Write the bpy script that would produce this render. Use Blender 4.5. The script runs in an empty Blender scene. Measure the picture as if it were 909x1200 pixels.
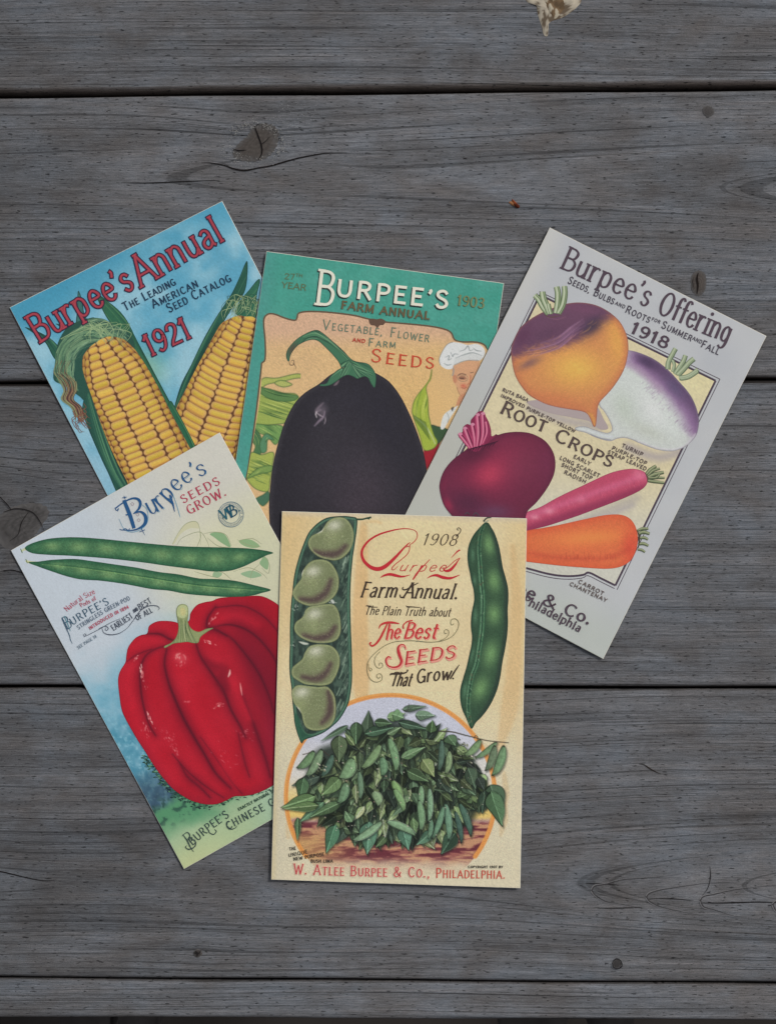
import bpy, math, random
import numpy as np
from mathutils import Vector
from mathutils.geometry import tessellate_polygon

# ------------------------------------------------------------------ camera, world, sun, exposure
U = 0.0004                      # metres of deck covered by one unit of the sketch grid
CX, CY = 454.5, 600.0
sc = bpy.context.scene
COL = sc.collection
cam_d = bpy.data.cameras.new("camera")
cam = bpy.data.objects.new("camera", cam_d)
COL.objects.link(cam)
CAM_H = 1.05
cam.location = (0, 0, CAM_H)
cam.rotation_euler = (0, 0, 0)
cam_d.sensor_fit = 'VERTICAL'
cam_d.sensor_height = 24.0
cam_d.lens = 24.0 * CAM_H / (1200 * U)
cam_d.clip_start = 0.05
cam_d.clip_end = 200
sc.camera = cam

SUN_EL, SUN_AZ = 44.0, 48.0     # azimuth measured from north (+Y, top of frame) towards east (+X)
wd = bpy.data.worlds.new("World")
sc.world = wd
wd.use_nodes = True
wn = wd.node_tree
bgn = wn.nodes["Background"]
sky = wn.nodes.new("ShaderNodeTexSky")
sky.sky_type = 'NISHITA'
sky.sun_disc = False
sky.sun_elevation = math.radians(SUN_EL)
sky.sun_rotation = math.radians(SUN_AZ)
sky.air_density = 1.0
sky.dust_density = 3.0
hsv = wn.nodes.new("ShaderNodeHueSaturation")
hsv.inputs['Saturation'].default_value = 0.30      # overcast: the blue is muted
wn.links.new(sky.outputs[0], hsv.inputs['Color'])
wn.links.new(hsv.outputs[0], bgn.inputs['Color'])
bgn.inputs['Strength'].default_value = 0.095
sun_d = bpy.data.lights.new("sun", 'SUN')
sun_d.energy = 1.4
sun_d.angle = math.radians(11)
sun_d.color = (1.0, 0.965, 0.92)
sun = bpy.data.objects.new("sun", sun_d)
COL.objects.link(sun)
_el, _az = math.radians(SUN_EL), math.radians(SUN_AZ)
_dir = Vector((math.sin(_az) * math.cos(_el), math.cos(_az) * math.cos(_el), math.sin(_el)))
sun.rotation_euler = _dir.to_track_quat('Z', 'Y').to_euler()
sun.location = _dir * 3
vs = sc.view_settings
vs.view_transform = 'Standard'
vs.look = 'None'
vs.gamma = 1.0
vs.exposure = 0.0
vs.use_curve_mapping = False
LIGHT = 0.80                    # display value (linear) of a white matte sheet under this light

RNG = np.random.default_rng(7)
random.seed(11)

# ------------------------------------------------------------------ curves and noise
def cat(pts, n=6, closed=False):
    """Catmull-Rom through the points"""
    P = np.array(pts, float)
    m = len(P)
    if m < 3:
        return P
    out = []
    segs = m if closed else m - 1
    for i in range(segs):
        if closed:
            a, b, c, d = P[(i - 1) % m], P[i], P[(i + 1) % m], P[(i + 2) % m]
        else:
            a, b, c, d = P[max(i - 1, 0)], P[i], P[i + 1], P[min(i + 2, m - 1)]
        for k in range(n):
            t = k / n
            out.append(0.5 * ((2 * b) + (c - a) * t + (2 * a - 5 * b + 4 * c - d) * t * t + (3 * b - a - 3 * c + d) * t ** 3))
    if not closed:
        out.append(P[-1])
    return np.array(out)

def crop(ox, oy, s):
    """points measured in an enlarged detail -> sketch grid"""
    return lambda pts: [(ox + x * s, oy + y * s) for x, y in pts]

def vnoise(X, Y, scale, seed=0):
    r = np.random.default_rng(seed)
    T = r.random((64, 64))
    x, y = X / scale, Y / scale
    xi, yi = np.floor(x).astype(int), np.floor(y).astype(int)
    fx, fy = x - xi, y - yi
    fx = fx * fx * (3 - 2 * fx)
    fy = fy * fy * (3 - 2 * fy)
    g = lambda a, b: T[(b % 64), (a % 64)]
    return (g(xi, yi) * (1 - fx) + g(xi + 1, yi) * fx) * (1 - fy) + (g(xi, yi + 1) * (1 - fx) + g(xi + 1, yi + 1) * fx) * fy

def fbm(X, Y, scale, seed=0, o=3):
    v, a, t = 0, 1, 0
    for k in range(o):
        v = v + a * vnoise(X, Y, scale / 2 ** k, seed + k)
        t += a
        a *= .55
    return v / t

def sst(e0, e1, x):
    t = np.clip((x - e0) / (e1 - e0), 0, 1)
    return t * t * (3 - 2 * t)

def lin(c):
    c = np.clip(np.asarray(c, float) / 255.0, 0, 1)
    return np.where(c <= 0.04045, c / 12.92, ((c + 0.055) / 1.055) ** 2.4)

def pigment(c):
    """ink or paper albedo that shows as display colour c under the overcast light"""
    return np.clip(lin(c) / LIGHT, 0, 0.9)

def poly_sd(P, X, Y):
    """signed distance to a closed polygon, negative inside"""
    D = np.full(X.shape, 1e9)
    ins = np.zeros(X.shape, bool)
    Q = np.roll(P, -1, axis=0)
    for (ax, ay), (bx, by) in zip(P, Q):
        ex, ey = bx - ax, by - ay
        L = ex * ex + ey * ey
        if L < 1e-12:
            continue
        wx, wy = X - ax, Y - ay
        t = np.clip((wx * ex + wy * ey) / L, 0, 1)
        D = np.minimum(D, (wx - ex * t) ** 2 + (wy - ey * t) ** 2)
        c = ((ay > Y) != (by > Y))
        if ey != 0:
            ins ^= c & (X < (bx - ax) * (Y - ay) / ey + ax)
    D = np.sqrt(D)
    return np.where(ins, -D, D)

# ------------------------------------------------------------------ a painted area (colours at the vertices of a fine grid)
class Art:
    def __init__(s, x0, y0, x1, y1, step, base):
        s.x0, s.y0, s.st = x0, y0, step
        xs = np.arange(x0, x1 + step, step)
        ys = np.arange(y0, y1 + step, step)
        s.X, s.Y = np.meshgrid(xs, ys)
        s.C = np.empty(s.X.shape + (3,))
        s.C[:] = base(s.X, s.Y) if callable(base) else np.array(base, float)
    def win(s, xa, ya, xb, yb):
        ny, nx = s.X.shape
        i0 = max(0, int((xa - s.x0) / s.st) - 1); i1 = min(nx, int((xb - s.x0) / s.st) + 3)
        j0 = max(0, int((ya - s.y0) / s.st) - 1); j1 = min(ny, int((yb - s.y0) / s.st) + 3)
        if i0 >= i1 or j0 >= j1:
            return None
        return (slice(j0, j1), slice(i0, i1))
    def put(s, sl, m, col):
        c = s.C[sl]
        if not isinstance(col, np.ndarray) or col.ndim == 1:
            col = np.array(col, float)
        s.C[sl] = c + (col - c) * m[..., None]
    def fill(s, pts, col, soft=.5, alpha=1, smooth=True, n=5):
        P = cat(pts, n, True) if smooth else np.array(pts, float)
        g = soft + 1
        sl = s.win(P[:, 0].min() - g, P[:, 1].min() - g, P[:, 0].max() + g, P[:, 1].max() + g)
        if sl is None:
            return
        X, Y = s.X[sl], s.Y[sl]
        d = poly_sd(P, X, Y)
        c = col(X, Y, d) if callable(col) else col
        s.put(sl, sst(soft, -soft, d) * alpha, c)
    def stroke(s, pts, w, col, alpha=1, soft=.5, smooth=True, n=5):
        P = cat(pts, n) if smooth else np.array(pts, float)
        W = np.interp(np.linspace(0, 1, len(P)), np.linspace(0, 1, len(w)), w) if hasattr(w, '__len__') else np.full(len(P), float(w))
        W = W / 2
        g = W.max() + soft + 1
        sl = s.win(P[:, 0].min() - g, P[:, 1].min() - g, P[:, 0].max() + g, P[:, 1].max() + g)
        if sl is None:
            return
        X, Y = s.X[sl], s.Y[sl]
        D = np.full(X.shape, 1e9)
        for i in range(len(P) - 1):
            ex, ey = P[i + 1] - P[i]
            L = ex * ex + ey * ey + 1e-12
            t = np.clip(((X - P[i, 0]) * ex + (Y - P[i, 1]) * ey) / L, 0, 1)
            d = np.hypot(X - P[i, 0] - ex * t, Y - P[i, 1] - ey * t) - (W[i] + (W[i + 1] - W[i]) * t)
            D = np.minimum(D, d)
        s.put(sl, sst(soft, -soft, D) * alpha, col)
    def glow(s, cx, cy, rx, ry, ang, col, alpha=1, p=2.0):
        R = max(rx, ry) * 2.4
        sl = s.win(cx - R, cy - R, cx + R, cy + R)
        if sl is None:
            return
        X, Y = s.X[sl] - cx, s.Y[sl] - cy
        a = math.radians(ang)
        u = (X * math.cos(a) + Y * math.sin(a)) / rx
        v = (-X * math.sin(a) + Y * math.cos(a)) / ry
        s.put(sl, np.exp(-(u * u + v * v) ** (p / 2)) * alpha, col)
    def grain(s, amp, seed=1, scale=None):
        r = np.random.default_rng(seed)
        n = r.normal(0, 1, s.X.shape) if scale is None else (vnoise(s.X, s.Y, scale, seed) - .5) * 2.5
        s.C *= (1 + amp * n)[..., None]

# ------------------------------------------------------------------ fast mesh building
def fast_mesh(name, V, F, col=None):
    """V (n,3); F (m,k) all faces with k corners"""
    me = bpy.data.meshes.new(name)
    V = np.ascontiguousarray(V, dtype=np.float32)
    F = np.ascontiguousarray(F, dtype=np.int32)
    me.vertices.add(len(V))
    me.vertices.foreach_set("co", V.ravel())
    m, k = F.shape
    me.loops.add(m * k)
    me.loops.foreach_set("vertex_index", F.ravel())
    me.polygons.add(m)
    me.polygons.foreach_set("loop_start", np.arange(0, m * k, k, dtype=np.int32))
    try:
        me.polygons.foreach_set("loop_total", np.full(m, k, dtype=np.int32))
    except Exception:
        pass
    me.update(calc_edges=True)
    if col is not None:
        a = me.attributes.new("ink", 'FLOAT_COLOR', 'POINT')
        c = np.ones((len(V), 4), np.float32)
        c[:, :3] = col
        a.data.foreach_set("color", c.ravel())
    return me

def empty(name, loc, rz, label, cat_, group=None, kind=None):
    o = bpy.data.objects.new(name, None)
    COL.objects.link(o)
    o.location = loc
    o.rotation_euler = (0, 0, rz)
    o.empty_display_size = 0.02
    if label: o['label'] = label
    if cat_: o['category'] = cat_
    if group: o['group'] = group
    if kind: o['kind'] = kind
    return o

def link(name, me, mat, parent=None, smooth=False, label=None):
    o = bpy.data.objects.new(name, me)
    COL.objects.link(o)
    me.materials.append(mat)
    if parent: o.parent = parent
    if label: o['label'] = label
    if smooth:
        me.polygons.foreach_set("use_smooth", [True] * len(me.polygons))
    return o

# ------------------------------------------------------------------ materials
def new_mat(name):
    m = bpy.data.materials.new(name)
    m.use_nodes = True
    return m, m.node_tree.nodes, m.node_tree.links, m.node_tree.nodes["Principled BSDF"]

def N(nodes, t, **kw):
    n = nodes.new(t)
    for k, v in kw.items():
        setattr(n, k, v)
    return n

def print_material():
    m, n, l, b = new_mat("printed_card")
    a = N(n, "ShaderNodeAttribute", attribute_name="ink")
    tc = N(n, "ShaderNodeTexCoord")
    no = N(n, "ShaderNodeTexNoise"); no.inputs['Scale'].default_value = 3300; no.inputs['Detail'].default_value = 2
    no2 = N(n, "ShaderNodeTexNoise"); no2.inputs['Scale'].default_value = 60; no2.inputs['Detail'].default_value = 4
    l.new(tc.outputs['Object'], no.inputs['Vector']); l.new(tc.outputs['Object'], no2.inputs['Vector'])
    mr = N(n, "ShaderNodeMapRange"); mr.inputs['From Min'].default_value = .25; mr.inputs['From Max'].default_value = .75
    mr.inputs['To Min'].default_value = .945; mr.inputs['To Max'].default_value = 1.045
    l.new(no.outputs[0], mr.inputs[0])
    mr2 = N(n, "ShaderNodeMapRange"); mr2.inputs['To Min'].default_value = .94; mr2.inputs['To Max'].default_value = 1.05
    l.new(no2.outputs[0], mr2.inputs[0])
    mu = N(n, "ShaderNodeMath", operation='MULTIPLY'); l.new(mr.outputs[0], mu.inputs[0]); l.new(mr2.outputs[0], mu.inputs[1])
    vm = N(n, "ShaderNodeVectorMath", operation='SCALE'); l.new(a.outputs['Color'], vm.inputs[0]); l.new(mu.outputs[0], vm.inputs['Scale'])
    l.new(vm.outputs[0], b.inputs['Base Color'])
    b.inputs['Roughness'].default_value = .48
    b.inputs['Specular IOR Level'].default_value = .24
    bu = N(n, "ShaderNodeBump"); bu.inputs['Strength'].default_value = .04; bu.inputs['Distance'].default_value = .0001
    l.new(no.outputs[0], bu.inputs['Height']); l.new(bu.outputs[0], b.inputs['Normal'])
    return m

def plain_material(name, rgb, rough=.8, spec=.3, nscale=300, namp=.15):
    m, n, l, b = new_mat(name)
    tc = N(n, "ShaderNodeTexCoord")
    no = N(n, "ShaderNodeTexNoise"); no.inputs['Scale'].default_value = nscale; no.inputs['Detail'].default_value = 5
    l.new(tc.outputs['Object'], no.inputs['Vector'])
    mr = N(n, "ShaderNodeMapRange"); mr.inputs['From Min'].default_value = .25; mr.inputs['From Max'].default_value = .75
    mr.inputs['To Min'].default_value = 1 - namp; mr.inputs['To Max'].default_value = 1 + namp
    l.new(no.outputs[0], mr.inputs[0])
    vm = N(n, "ShaderNodeVectorMath", operation='SCALE'); vm.inputs[0].default_value = rgb
    l.new(mr.outputs[0], vm.inputs['Scale']); l.new(vm.outputs[0], b.inputs['Base Color'])
    b.inputs['Roughness'].default_value = rough
    b.inputs['Specular IOR Level'].default_value = spec
    bu = N(n, "ShaderNodeBump"); bu.inputs['Strength'].default_value = .3; bu.inputs['Distance'].default_value = .0003
    l.new(no.outputs[0], bu.inputs['Height']); l.new(bu.outputs[0], b.inputs['Normal'])
    return m

M_PRINT = print_material()
M_PAPER = plain_material("card_stock", tuple(pigment((206, 202, 188))), .7, .2, 900, .05)
# ------------------------------------------------------------------ weathered deck boards
def wood_material():
    m, n, l, b = new_mat("weathered_wood")
    a = N(n, "ShaderNodeAttribute", attribute_name="gr")
    a2 = N(n, "ShaderNodeAttribute", attribute_name="fib")
    def tex(sx, sy, detail=3, rough=.6, dist=0.0, off=0.0, rings=False):
        mp = N(n, "ShaderNodeMapping"); mp.inputs['Scale'].default_value = (sx, sy, 1)
        mp.inputs['Location'].default_value = (off, off * 1.7, off)
        l.new((a if rings else a2).outputs['Vector'], mp.inputs['Vector'])
        t = N(n, "ShaderNodeTexNoise"); t.inputs['Scale'].default_value = 1
        t.inputs['Detail'].default_value = detail; t.inputs['Roughness'].default_value = rough
        t.inputs['Distortion'].default_value = dist
        l.new(mp.outputs[0], t.inputs['Vector'])
        return t.outputs[0]
    def rng(x, a0, a1, b0, b1):
        r = N(n, "ShaderNodeMapRange"); r.interpolation_type = 'SMOOTHSTEP'
        for k, v in (('From Min', a0), ('From Max', a1), ('To Min', b0), ('To Max', b1)):
            r.inputs[k].default_value = v
        l.new(x, r.inputs[0])
        return r.outputs[0]
    def mul(x, y):
        q = N(n, "ShaderNodeMath", operation='MULTIPLY'); l.new(x, q.inputs[0]); l.new(y, q.inputs[1]); return q.outputs[0]
    def add(x, y, s=1.0):
        q = N(n, "ShaderNodeMath", operation='MULTIPLY_ADD'); l.new(y, q.inputs[0]); q.inputs[1].default_value = s; l.new(x, q.inputs[2]); return q.outputs[0]
    wide = tex(.0035, .045, 3, .5, .2, 3, True)
    band = tex(.004, .17, 3, .6, .1, 11, True)
    fine = tex(.030, .50, 3, .75, .05, 23)
    hair = tex(.11, 1.15, 3, .8, 0, 37)
    lines = tex(.0016, .30, 0, .4, .0, 51, True)
    pores = tex(.115, .50, 1, .4, 0, 71)
    blot = tex(.012, .018, 4, .6, .3, 91)
    spk = tex(.62, .95, 3, .8, 0, 131)
    gate = tex(.02, .03, 1, .5, 0, 151)
    v = rng(wide, .3, .7, .84, 1.13)
    v = mul(v, rng(band, .3, .7, .84, 1.13))
    v = mul(v, rng(fine, .28, .72, .77, 1.22))
    v = mul(v, rng(hair, .28, .72, .76, 1.22))
    v = mul(v, rng(blot, .3, .7, .84, 1.14))
    v = mul(v, rng(spk, .28, .72, .78, 1.22))
    # dark growth-ring lines: the narrow level set of a slow noise, repeated
    ln = rng(lines, .27, .33, .60, 1.0)
    lines2 = tex(.0022, .62, 0, .4, 0, 171, True)
    ln = mul(ln, rng(lines2, .27, .32, .64, 1.0))
    pale = rng(tex(.006, .8, 0, .4, 0, 191), .66, .76, 1.0, 1.28)
    v = mul(v, pale)
    v = mul(v, ln)
    pr = rng(pores, .665, .71, 1.0, .28)
    v = mul(v, pr)
    cr = N(n, "ShaderNodeValToRGB")
    cr.color_ramp.elements[0].position = .3; cr.color_ramp.elements[0].color = (.143, .134, .132, 1)
    cr.color_ramp.elements[1].position = .7; cr.color_ramp.elements[1].color = (.128, .140, .158, 1)
    e = cr.color_ramp.elements.new(.5); e.color = (.137, .139, .147, 1)
    l.new(blot, cr.inputs[0])
    warm = N(n, "ShaderNodeMix", data_type='RGBA'); l.new(rng(band, .52, .75, 0, .5), warm.inputs[0])
    l.new(cr.outputs[0], warm.inputs[6]); warm.inputs[7].default_value = (.135, .125, .122, 1)
    # the low chamfer of each board takes a dark brown colour
    ed = N(n, "ShaderNodeAttribute", attribute_name="edge")
    brown = N(n, "ShaderNodeMix", data_type='RGBA'); l.new(ed.outputs['Fac'], brown.inputs[0])
    l.new(warm.outputs[2], brown.inputs[6]); brown.inputs[7].default_value = (.062, .048, .040, 1)
    tone_shade = N(n, "ShaderNodeAttribute", attribute_name="tone_shade")
    v = mul(v, tone_shade.outputs['Fac'])  # per-board tone times the shade painted in towards the left
    vm = N(n, "ShaderNodeVectorMath", operation='SCALE'); l.new(brown.outputs[2], vm.inputs[0]); l.new(v, vm.inputs['Scale'])
    l.new(vm.outputs[0], b.inputs['Base Color'])
    b.inputs['Roughness'].default_value = .82
    b.inputs['Specular IOR Level'].default_value = .25
    h = add(fine, hair, .5)
    h = add(h, ln, 1.2)
    h = add(h, pr, .9)
    h = add(h, band, .9)
    bu = N(n, "ShaderNodeBump"); bu.inputs['Strength'].default_value = .6; bu.inputs['Distance'].default_value = .0004
    l.new(h, bu.inputs['Height']); l.new(bu.outputs[0], b.inputs['Normal'])
    return m

M_WOOD = wood_material()

KNOTS = [  # x, y, radius across, radius along, half length of the swirl
    (301, 167, 24, 30, 3.0), (818, 332, 11, 10, 2.6), (829, 130, 6, 6, 2.0), (232, 1117, 6, 6, 2.4),
    (722, 1129, 6, 6, 2.4), (28, 612, 20, 30, 3.0), (750, 565, 5, 6, 2.2)]

def around_knots(F, X, Y, amt):
    for kx, ky, ra, rl, k in KNOTS:
        dx, dy = (X - kx) / k, Y - ky
        r2 = dx * dx + dy * dy
        R = max(ra, rl / k)
        F = F - dy * amt * R * R / (r2 + R * R)
    return F

def ring_field(X, Y, bid):
    """growth rings: long flat lines, pointed arches where the saw ran near the heart, pushed round the knots"""
    F = Y + 3.2 * np.sin(X / 280.0 + Y / 90.0) + .9 * np.sin(X / 93.0 + Y / 41.0)
    def arches(F, yc, xc, k, reach, lean):
        d = xc - X
        d = reach * np.tanh(d / reach)
        return np.sqrt((Y - yc) ** 2 + (k * d) ** 2) * 1.15 + lean * Y
    if bid == 3:
        F = arches(F, 1046, 1120, .15, 430, .25) + 1.5 * np.sin(X / 70.0)
    elif bid == 1:
        F = arches(F, 232, 1150, .10, 520, .45) + 1.2 * np.sin(X / 90.0 + Y / 50)
    elif bid == 2:
        F = arches(F, 590, -160, .12, 260, .5) + 1.5 * np.sin(X / 80.0)
    return around_knots(F, X, Y, .85)

def fibre_field(X, Y):
    return around_knots(Y + 1.6 * np.sin(X / 300.0 + Y / 70.0), X, Y, .6)

deck = empty("deck", (0, 0, -0.028), 0, None, None, kind='structure')

def board(yt, yb, bid, x0=-160, x1=1070, step=5.0):
    """yt, yb: (y at x=0, y at x=909) of the upper and lower edge"""
    xs = np.arange(x0, x1 + 1, step)
    ch = [(0.0, -26), (0.0, -2.6), (.45, -1.6), (1.3, -.75), (2.6, -.2), (4.2, 0)]   # (inset px, z mm): worn round edge
    f = xs / 909.0
    T = yt[0] + (yt[1] - yt[0]) * f + .5 * np.sin(xs / 61.0 + bid)
    B = yb[0] + (yb[1] - yb[0]) * f + .5 * np.sin(xs / 77.0 + 2 * bid)
    inner = max(6, int((yb[0] - yt[0]) / step))
    rows, zz, edge = [], [], []
    for o, z in ch:
        rows.append(T + o); zz.append(np.full_like(xs, z)); edge.append(max(0, min(1, -z / 1.6)) * .55)
    for k in range(1, inner):
        t = k / inner
        rows.append((T + 4.2) * (1 - t) + (B - 4.2) * t)
        z = .16 * fbm(xs * 1.0, rows[-1] * 3.0, 60, 5 + bid) - .08 - .25 * (abs(t - .5) * 2) ** 4
        zz.append(z); edge.append(0)
    wide = 1.9 if bid == 0 else .6     # the first board turns over with a broad brown chamfer
    for o, z in reversed(ch):
        rows.append(B - o * (1.9 if bid == 0 else 1.0)); zz.append(np.full_like(xs, z * (1.5 if bid == 0 and z > -20 else 1)))
        edge.append({4.2: .45, 2.6: .85}.get(o, 1.0) if bid == 0 else max(0, min(1, -z / 1.3)))
    R = np.array(rows); Z = np.array(zz)
    E = np.repeat(np.array(edge)[:, None], len(xs), 1)
    X = np.repeat(xs[None], len(rows), 0)
    ny, nx = X.shape
    V = np.stack([(X - CX) * U, (CY - R) * U, Z * .001 + .028], -1).reshape(-1, 3)
    idx = np.arange(ny * nx).reshape(ny, nx)
    F = np.stack([idx[:-1, :-1], idx[1:, :-1], idx[1:, 1:], idx[:-1, 1:]], -1).reshape(-1, 4)
    me = fast_mesh("board", V, F)
    g = me.attributes.new("gr", 'FLOAT_VECTOR', 'POINT')
    gv = np.stack([X, ring_field(X, R, bid), np.full_like(X, bid * 37.0)], -1).astype(np.float32)
    g2 = me.attributes.new("fib", 'FLOAT_VECTOR', 'POINT')
    g2.data.foreach_set("vector", np.stack([X, fibre_field(X, R), np.full_like(X, bid * 53.0)], -1).astype(np.float32).ravel())
    g = me.attributes["gr"]
    g.data.foreach_set("vector", gv.ravel())
    e = me.attributes.new("edge", 'FLOAT', 'POINT')
    e.data.foreach_set("value", E.astype(np.float32).ravel())
    dp = me.attributes.new("tone_shade", 'FLOAT', 'POINT')
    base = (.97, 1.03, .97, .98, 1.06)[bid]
    dv = base * (.84 + .22 * sst(-60, 420, X + 120 * (fbm(X, R * 2, 240, 7 + bid) - .5)))  # light falling off to the left, painted into the wood colour
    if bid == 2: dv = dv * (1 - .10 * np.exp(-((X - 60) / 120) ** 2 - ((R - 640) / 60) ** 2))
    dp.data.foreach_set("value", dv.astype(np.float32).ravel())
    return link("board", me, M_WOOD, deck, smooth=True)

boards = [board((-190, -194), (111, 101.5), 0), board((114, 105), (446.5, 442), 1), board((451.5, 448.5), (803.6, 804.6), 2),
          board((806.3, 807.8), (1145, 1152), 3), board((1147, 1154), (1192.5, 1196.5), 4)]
under = plain_material("shaded_earth", (.03, .026, .024), .95, .1, 8, .5)
V = np.array([(-6, -6, 0), (6, -6, 0), (6, 6, 0), (-6, 6, 0)], float) + np.array([0, 0, -.50])
g = link("ground", fast_mesh("ground", V, np.array([[0, 1, 2, 3]])), under); g['kind'] = 'structure'
# joists below the boards, seen only as a hint in the gaps and past the last board
def box_me(name, x0, y0, z0, x1, y1, z1):
    V = np.array([(x, y, z) for z in (z0, z1) for y in (y0, y1) for x in (x0, x1)], float)
    F = np.array([[0, 2, 3, 1], [4, 5, 7, 6], [0, 1, 5, 4], [2, 6, 7, 3], [0, 4, 6, 2], [1, 3, 7, 5]])
    return fast_mesh(name, V, F)
M_JOIST = plain_material("joist_wood", (.060, .052, .048), .9, .2, 60, .4)
for x in (60, 130, 590, 700):
    px = (x - CX) * U
    w = {60: .012, 130: .009, 590: .016, 700: .010}[x]
    link("joist", box_me("joist", px, (CY - 1230) * U, -.085, px + w * 2, (CY + 190) * U, .0005), M_JOIST, deck)

# small dark or pale marks in the wood: knots, checks, stain
class Flat:
    """thin coloured pieces laid on the wood or printed on a card: ribbons and polygons, each a hair above the last"""
    def __init__(s):
        s.V, s.F, s.C, s.k = [], [], [], 0
    def ribbon(s, P, W, col):
        P = np.asarray(P, float)
        if len(P) < 2:
            return
        W = np.broadcast_to(np.asarray(W, float), (len(P),))
        Lc = np.concatenate([[0], np.cumsum(np.hypot(*np.diff(P, axis=0).T))])
        if np.diff(Lc).max() > 7:
            q = np.unique(np.concatenate([Lc, np.arange(0, Lc[-1], 6.0)]))
            W = np.interp(q, Lc, W)
            P = np.stack([np.interp(q, Lc, P[:, 0]), np.interp(q, Lc, P[:, 1])], 1)
        d = np.gradient(P, axis=0)
        L = np.hypot(d[:, 0], d[:, 1]) + 1e-9
        nx, ny = -d[:, 1] / L, d[:, 0] / L
        W = np.broadcast_to(np.asarray(W, float) / 2, (len(P),))
        b = len(s.V)
        c = pigment(col)
        for i in range(len(P)):
            s.V.append((P[i, 0] + nx[i] * W[i], P[i, 1] + ny[i] * W[i], s.k))
            s.V.append((P[i, 0] - nx[i] * W[i], P[i, 1] - ny[i] * W[i], s.k))
            s.C += [c, c]
        for i in range(len(P) - 1):
            s.F.append((b + 2 * i, b + 2 * i + 1, b + 2 * i + 3))
            s.F.append((b + 2 * i, b + 2 * i + 3, b + 2 * i + 2))
        s.k += 1
    def stroke(s, pts, w, col, smooth=True, n=6):
        P = cat(pts, n) if smooth else np.array(pts, float)
        W = np.interp(np.linspace(0, 1, len(P)), np.linspace(0, 1, len(w)), w) if hasattr(w, '__len__') else np.full(len(P), float(w))
        s.ribbon(P, W, col)
    def poly(s, pts, col, smooth=True, n=5):
        P = cat(pts, n, True) if smooth else np.array(pts, float)
        b = len(s.V)
        c = pigment(col)
        for x, y in P:
            s.V.append((x, y, s.k)); s.C.append(c)
        for t in tessellate_polygon([[Vector((x, y, 0)) for x, y in P]]):
            s.F.append(tuple(b + i for i in t))
        s.k += 1

def flat_on_deck(name, fl, mat, parent, z0=.0002, dz=2e-6, label=None):
    V = np.array(fl.V)
    V = np.stack([(V[:, 0] - CX) * U, (CY - V[:, 1]) * U, z0 + V[:, 2] * dz], -1)
    F = np.array(fl.F)
    # all faces up
    a, b_, c = V[F[:, 0]], V[F[:, 1]], V[F[:, 2]]
    cr = (b_[:, 0] - a[:, 0]) * (c[:, 1] - a[:, 1]) - (b_[:, 1] - a[:, 1]) * (c[:, 0] - a[:, 0])
    F[cr < 0] = F[cr < 0][:, ::-1]
    if parent is not None:
        V = V - np.array(parent.location)
    return link(name, fast_mesh(name, V, F, np.array(fl.C)), mat, parent, label=label)

M_MARK = print_material(); M_MARK.name = "wood_mark"
_b = M_MARK.node_tree.nodes["Principled BSDF"]; _b.inputs['Roughness'].default_value = .9; _b.inputs['Specular IOR Level'].default_value = .1

def knot(pts, zc, name="knot", seed=0, col=(80, 75, 71), dark=(58, 55, 53)):
    """a knot face: slightly proud rounded lump with rings"""
    P = cat(pts, 8, True)
    c = P.mean(0)
    rings = 10
    V, C, F = [], [], []
    m = len(P)
    r = np.random.default_rng(seed)
    for k in range(rings + 1):
        t = k / rings
        for i in range(m):
            q = c + (P[i] - c) * t * (1 + .03 * math.sin(i * 1.7 + k))
            V.append(((q[0] - CX) * U, (CY - q[1]) * U, zc + .00026 * (1 - t ** 2) + .00004 * r.random()))
            ring = .5 + .5 * math.sin(t * 26 + .8 * math.sin(i * .4))
            cc = np.array(col) * (1 - .16 * ring) * (.90 + .18 * r.random())
            fz = sst(.62, 1.0, t + .25 * (r.random() - .5))
            cc = cc * (1 - fz) + np.array((86, 84, 83)) * (.85 + .2 * r.random()) * fz
            if .55 < t < .8 and r.random() < .3: cc = cc * .7 + np.array(dark) * .3
            C.append(pigment(cc))
    idx = np.arange((rings + 1) * m).reshape(rings + 1, m)
    nx = np.roll(idx, -1, 1)
    F = np.stack([idx[:-1], idx[1:], nx[1:], nx[:-1]], -1).reshape(-1, 4)
    V = np.array(V) - np.array(deck.location)
    return link(name, fast_mesh(name, V, F[:, ::-1].copy(), np.array(C)), M_MARK, deck, smooth=True)

Kc = crop(200, 110, .242)
halo = Flat()
rr = random.Random(5)
def specks(fl, n, cx, cy, rx, ry, col, s0=.4, s1=1.4, ring=True, asp=1.0):
    for _ in range(n):
        a = rr.uniform(0, 6.283); q = rr.uniform(.8, 1.5) if ring else math.sqrt(rr.random())
        x, y = cx + rx * q * math.cos(a), cy + ry * q * math.sin(a)
        s = rr.uniform(s0, s1)
        k = rr.uniform(.8, 1.15)
        fl.poly([(x - s * asp, y), (x, y - s * .6), (x + s * asp, y + .1), (x + .2, y + s * .5)], tuple(min(255, c * k) for c in col), smooth=False)
specks(halo, 260, 300, 168, 29, 21, (142, 140, 136), .25, .8)
for k in range(120):
    t = rr.uniform(-2.6, .6); x, y = 300 + 30 * math.cos(t) + rr.gauss(0, 2), 168 + 22 * math.sin(t) + rr.gauss(0, 2)
    halo.stroke([(x, y), (x + rr.uniform(-2, 2), y + rr.uniform(-2, 2)), (x + rr.uniform(-3, 3), y + rr.uniform(-2, 2))], [.1, rr.uniform(.3, .6), .1], rr.choice([(128, 127, 124), (146, 144, 140), (50, 47, 45)]))
specks(halo, 130, 345, 135, 26, 16, (132, 133, 134), .25, .7, False)
specks(halo, 50, 272, 185, 14, 7, (128, 128, 128), .25, .7, False)
flat_on_deck("pale_fibre", halo, M_MARK, deck, .00022)['kind'] = 'stuff'
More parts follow.
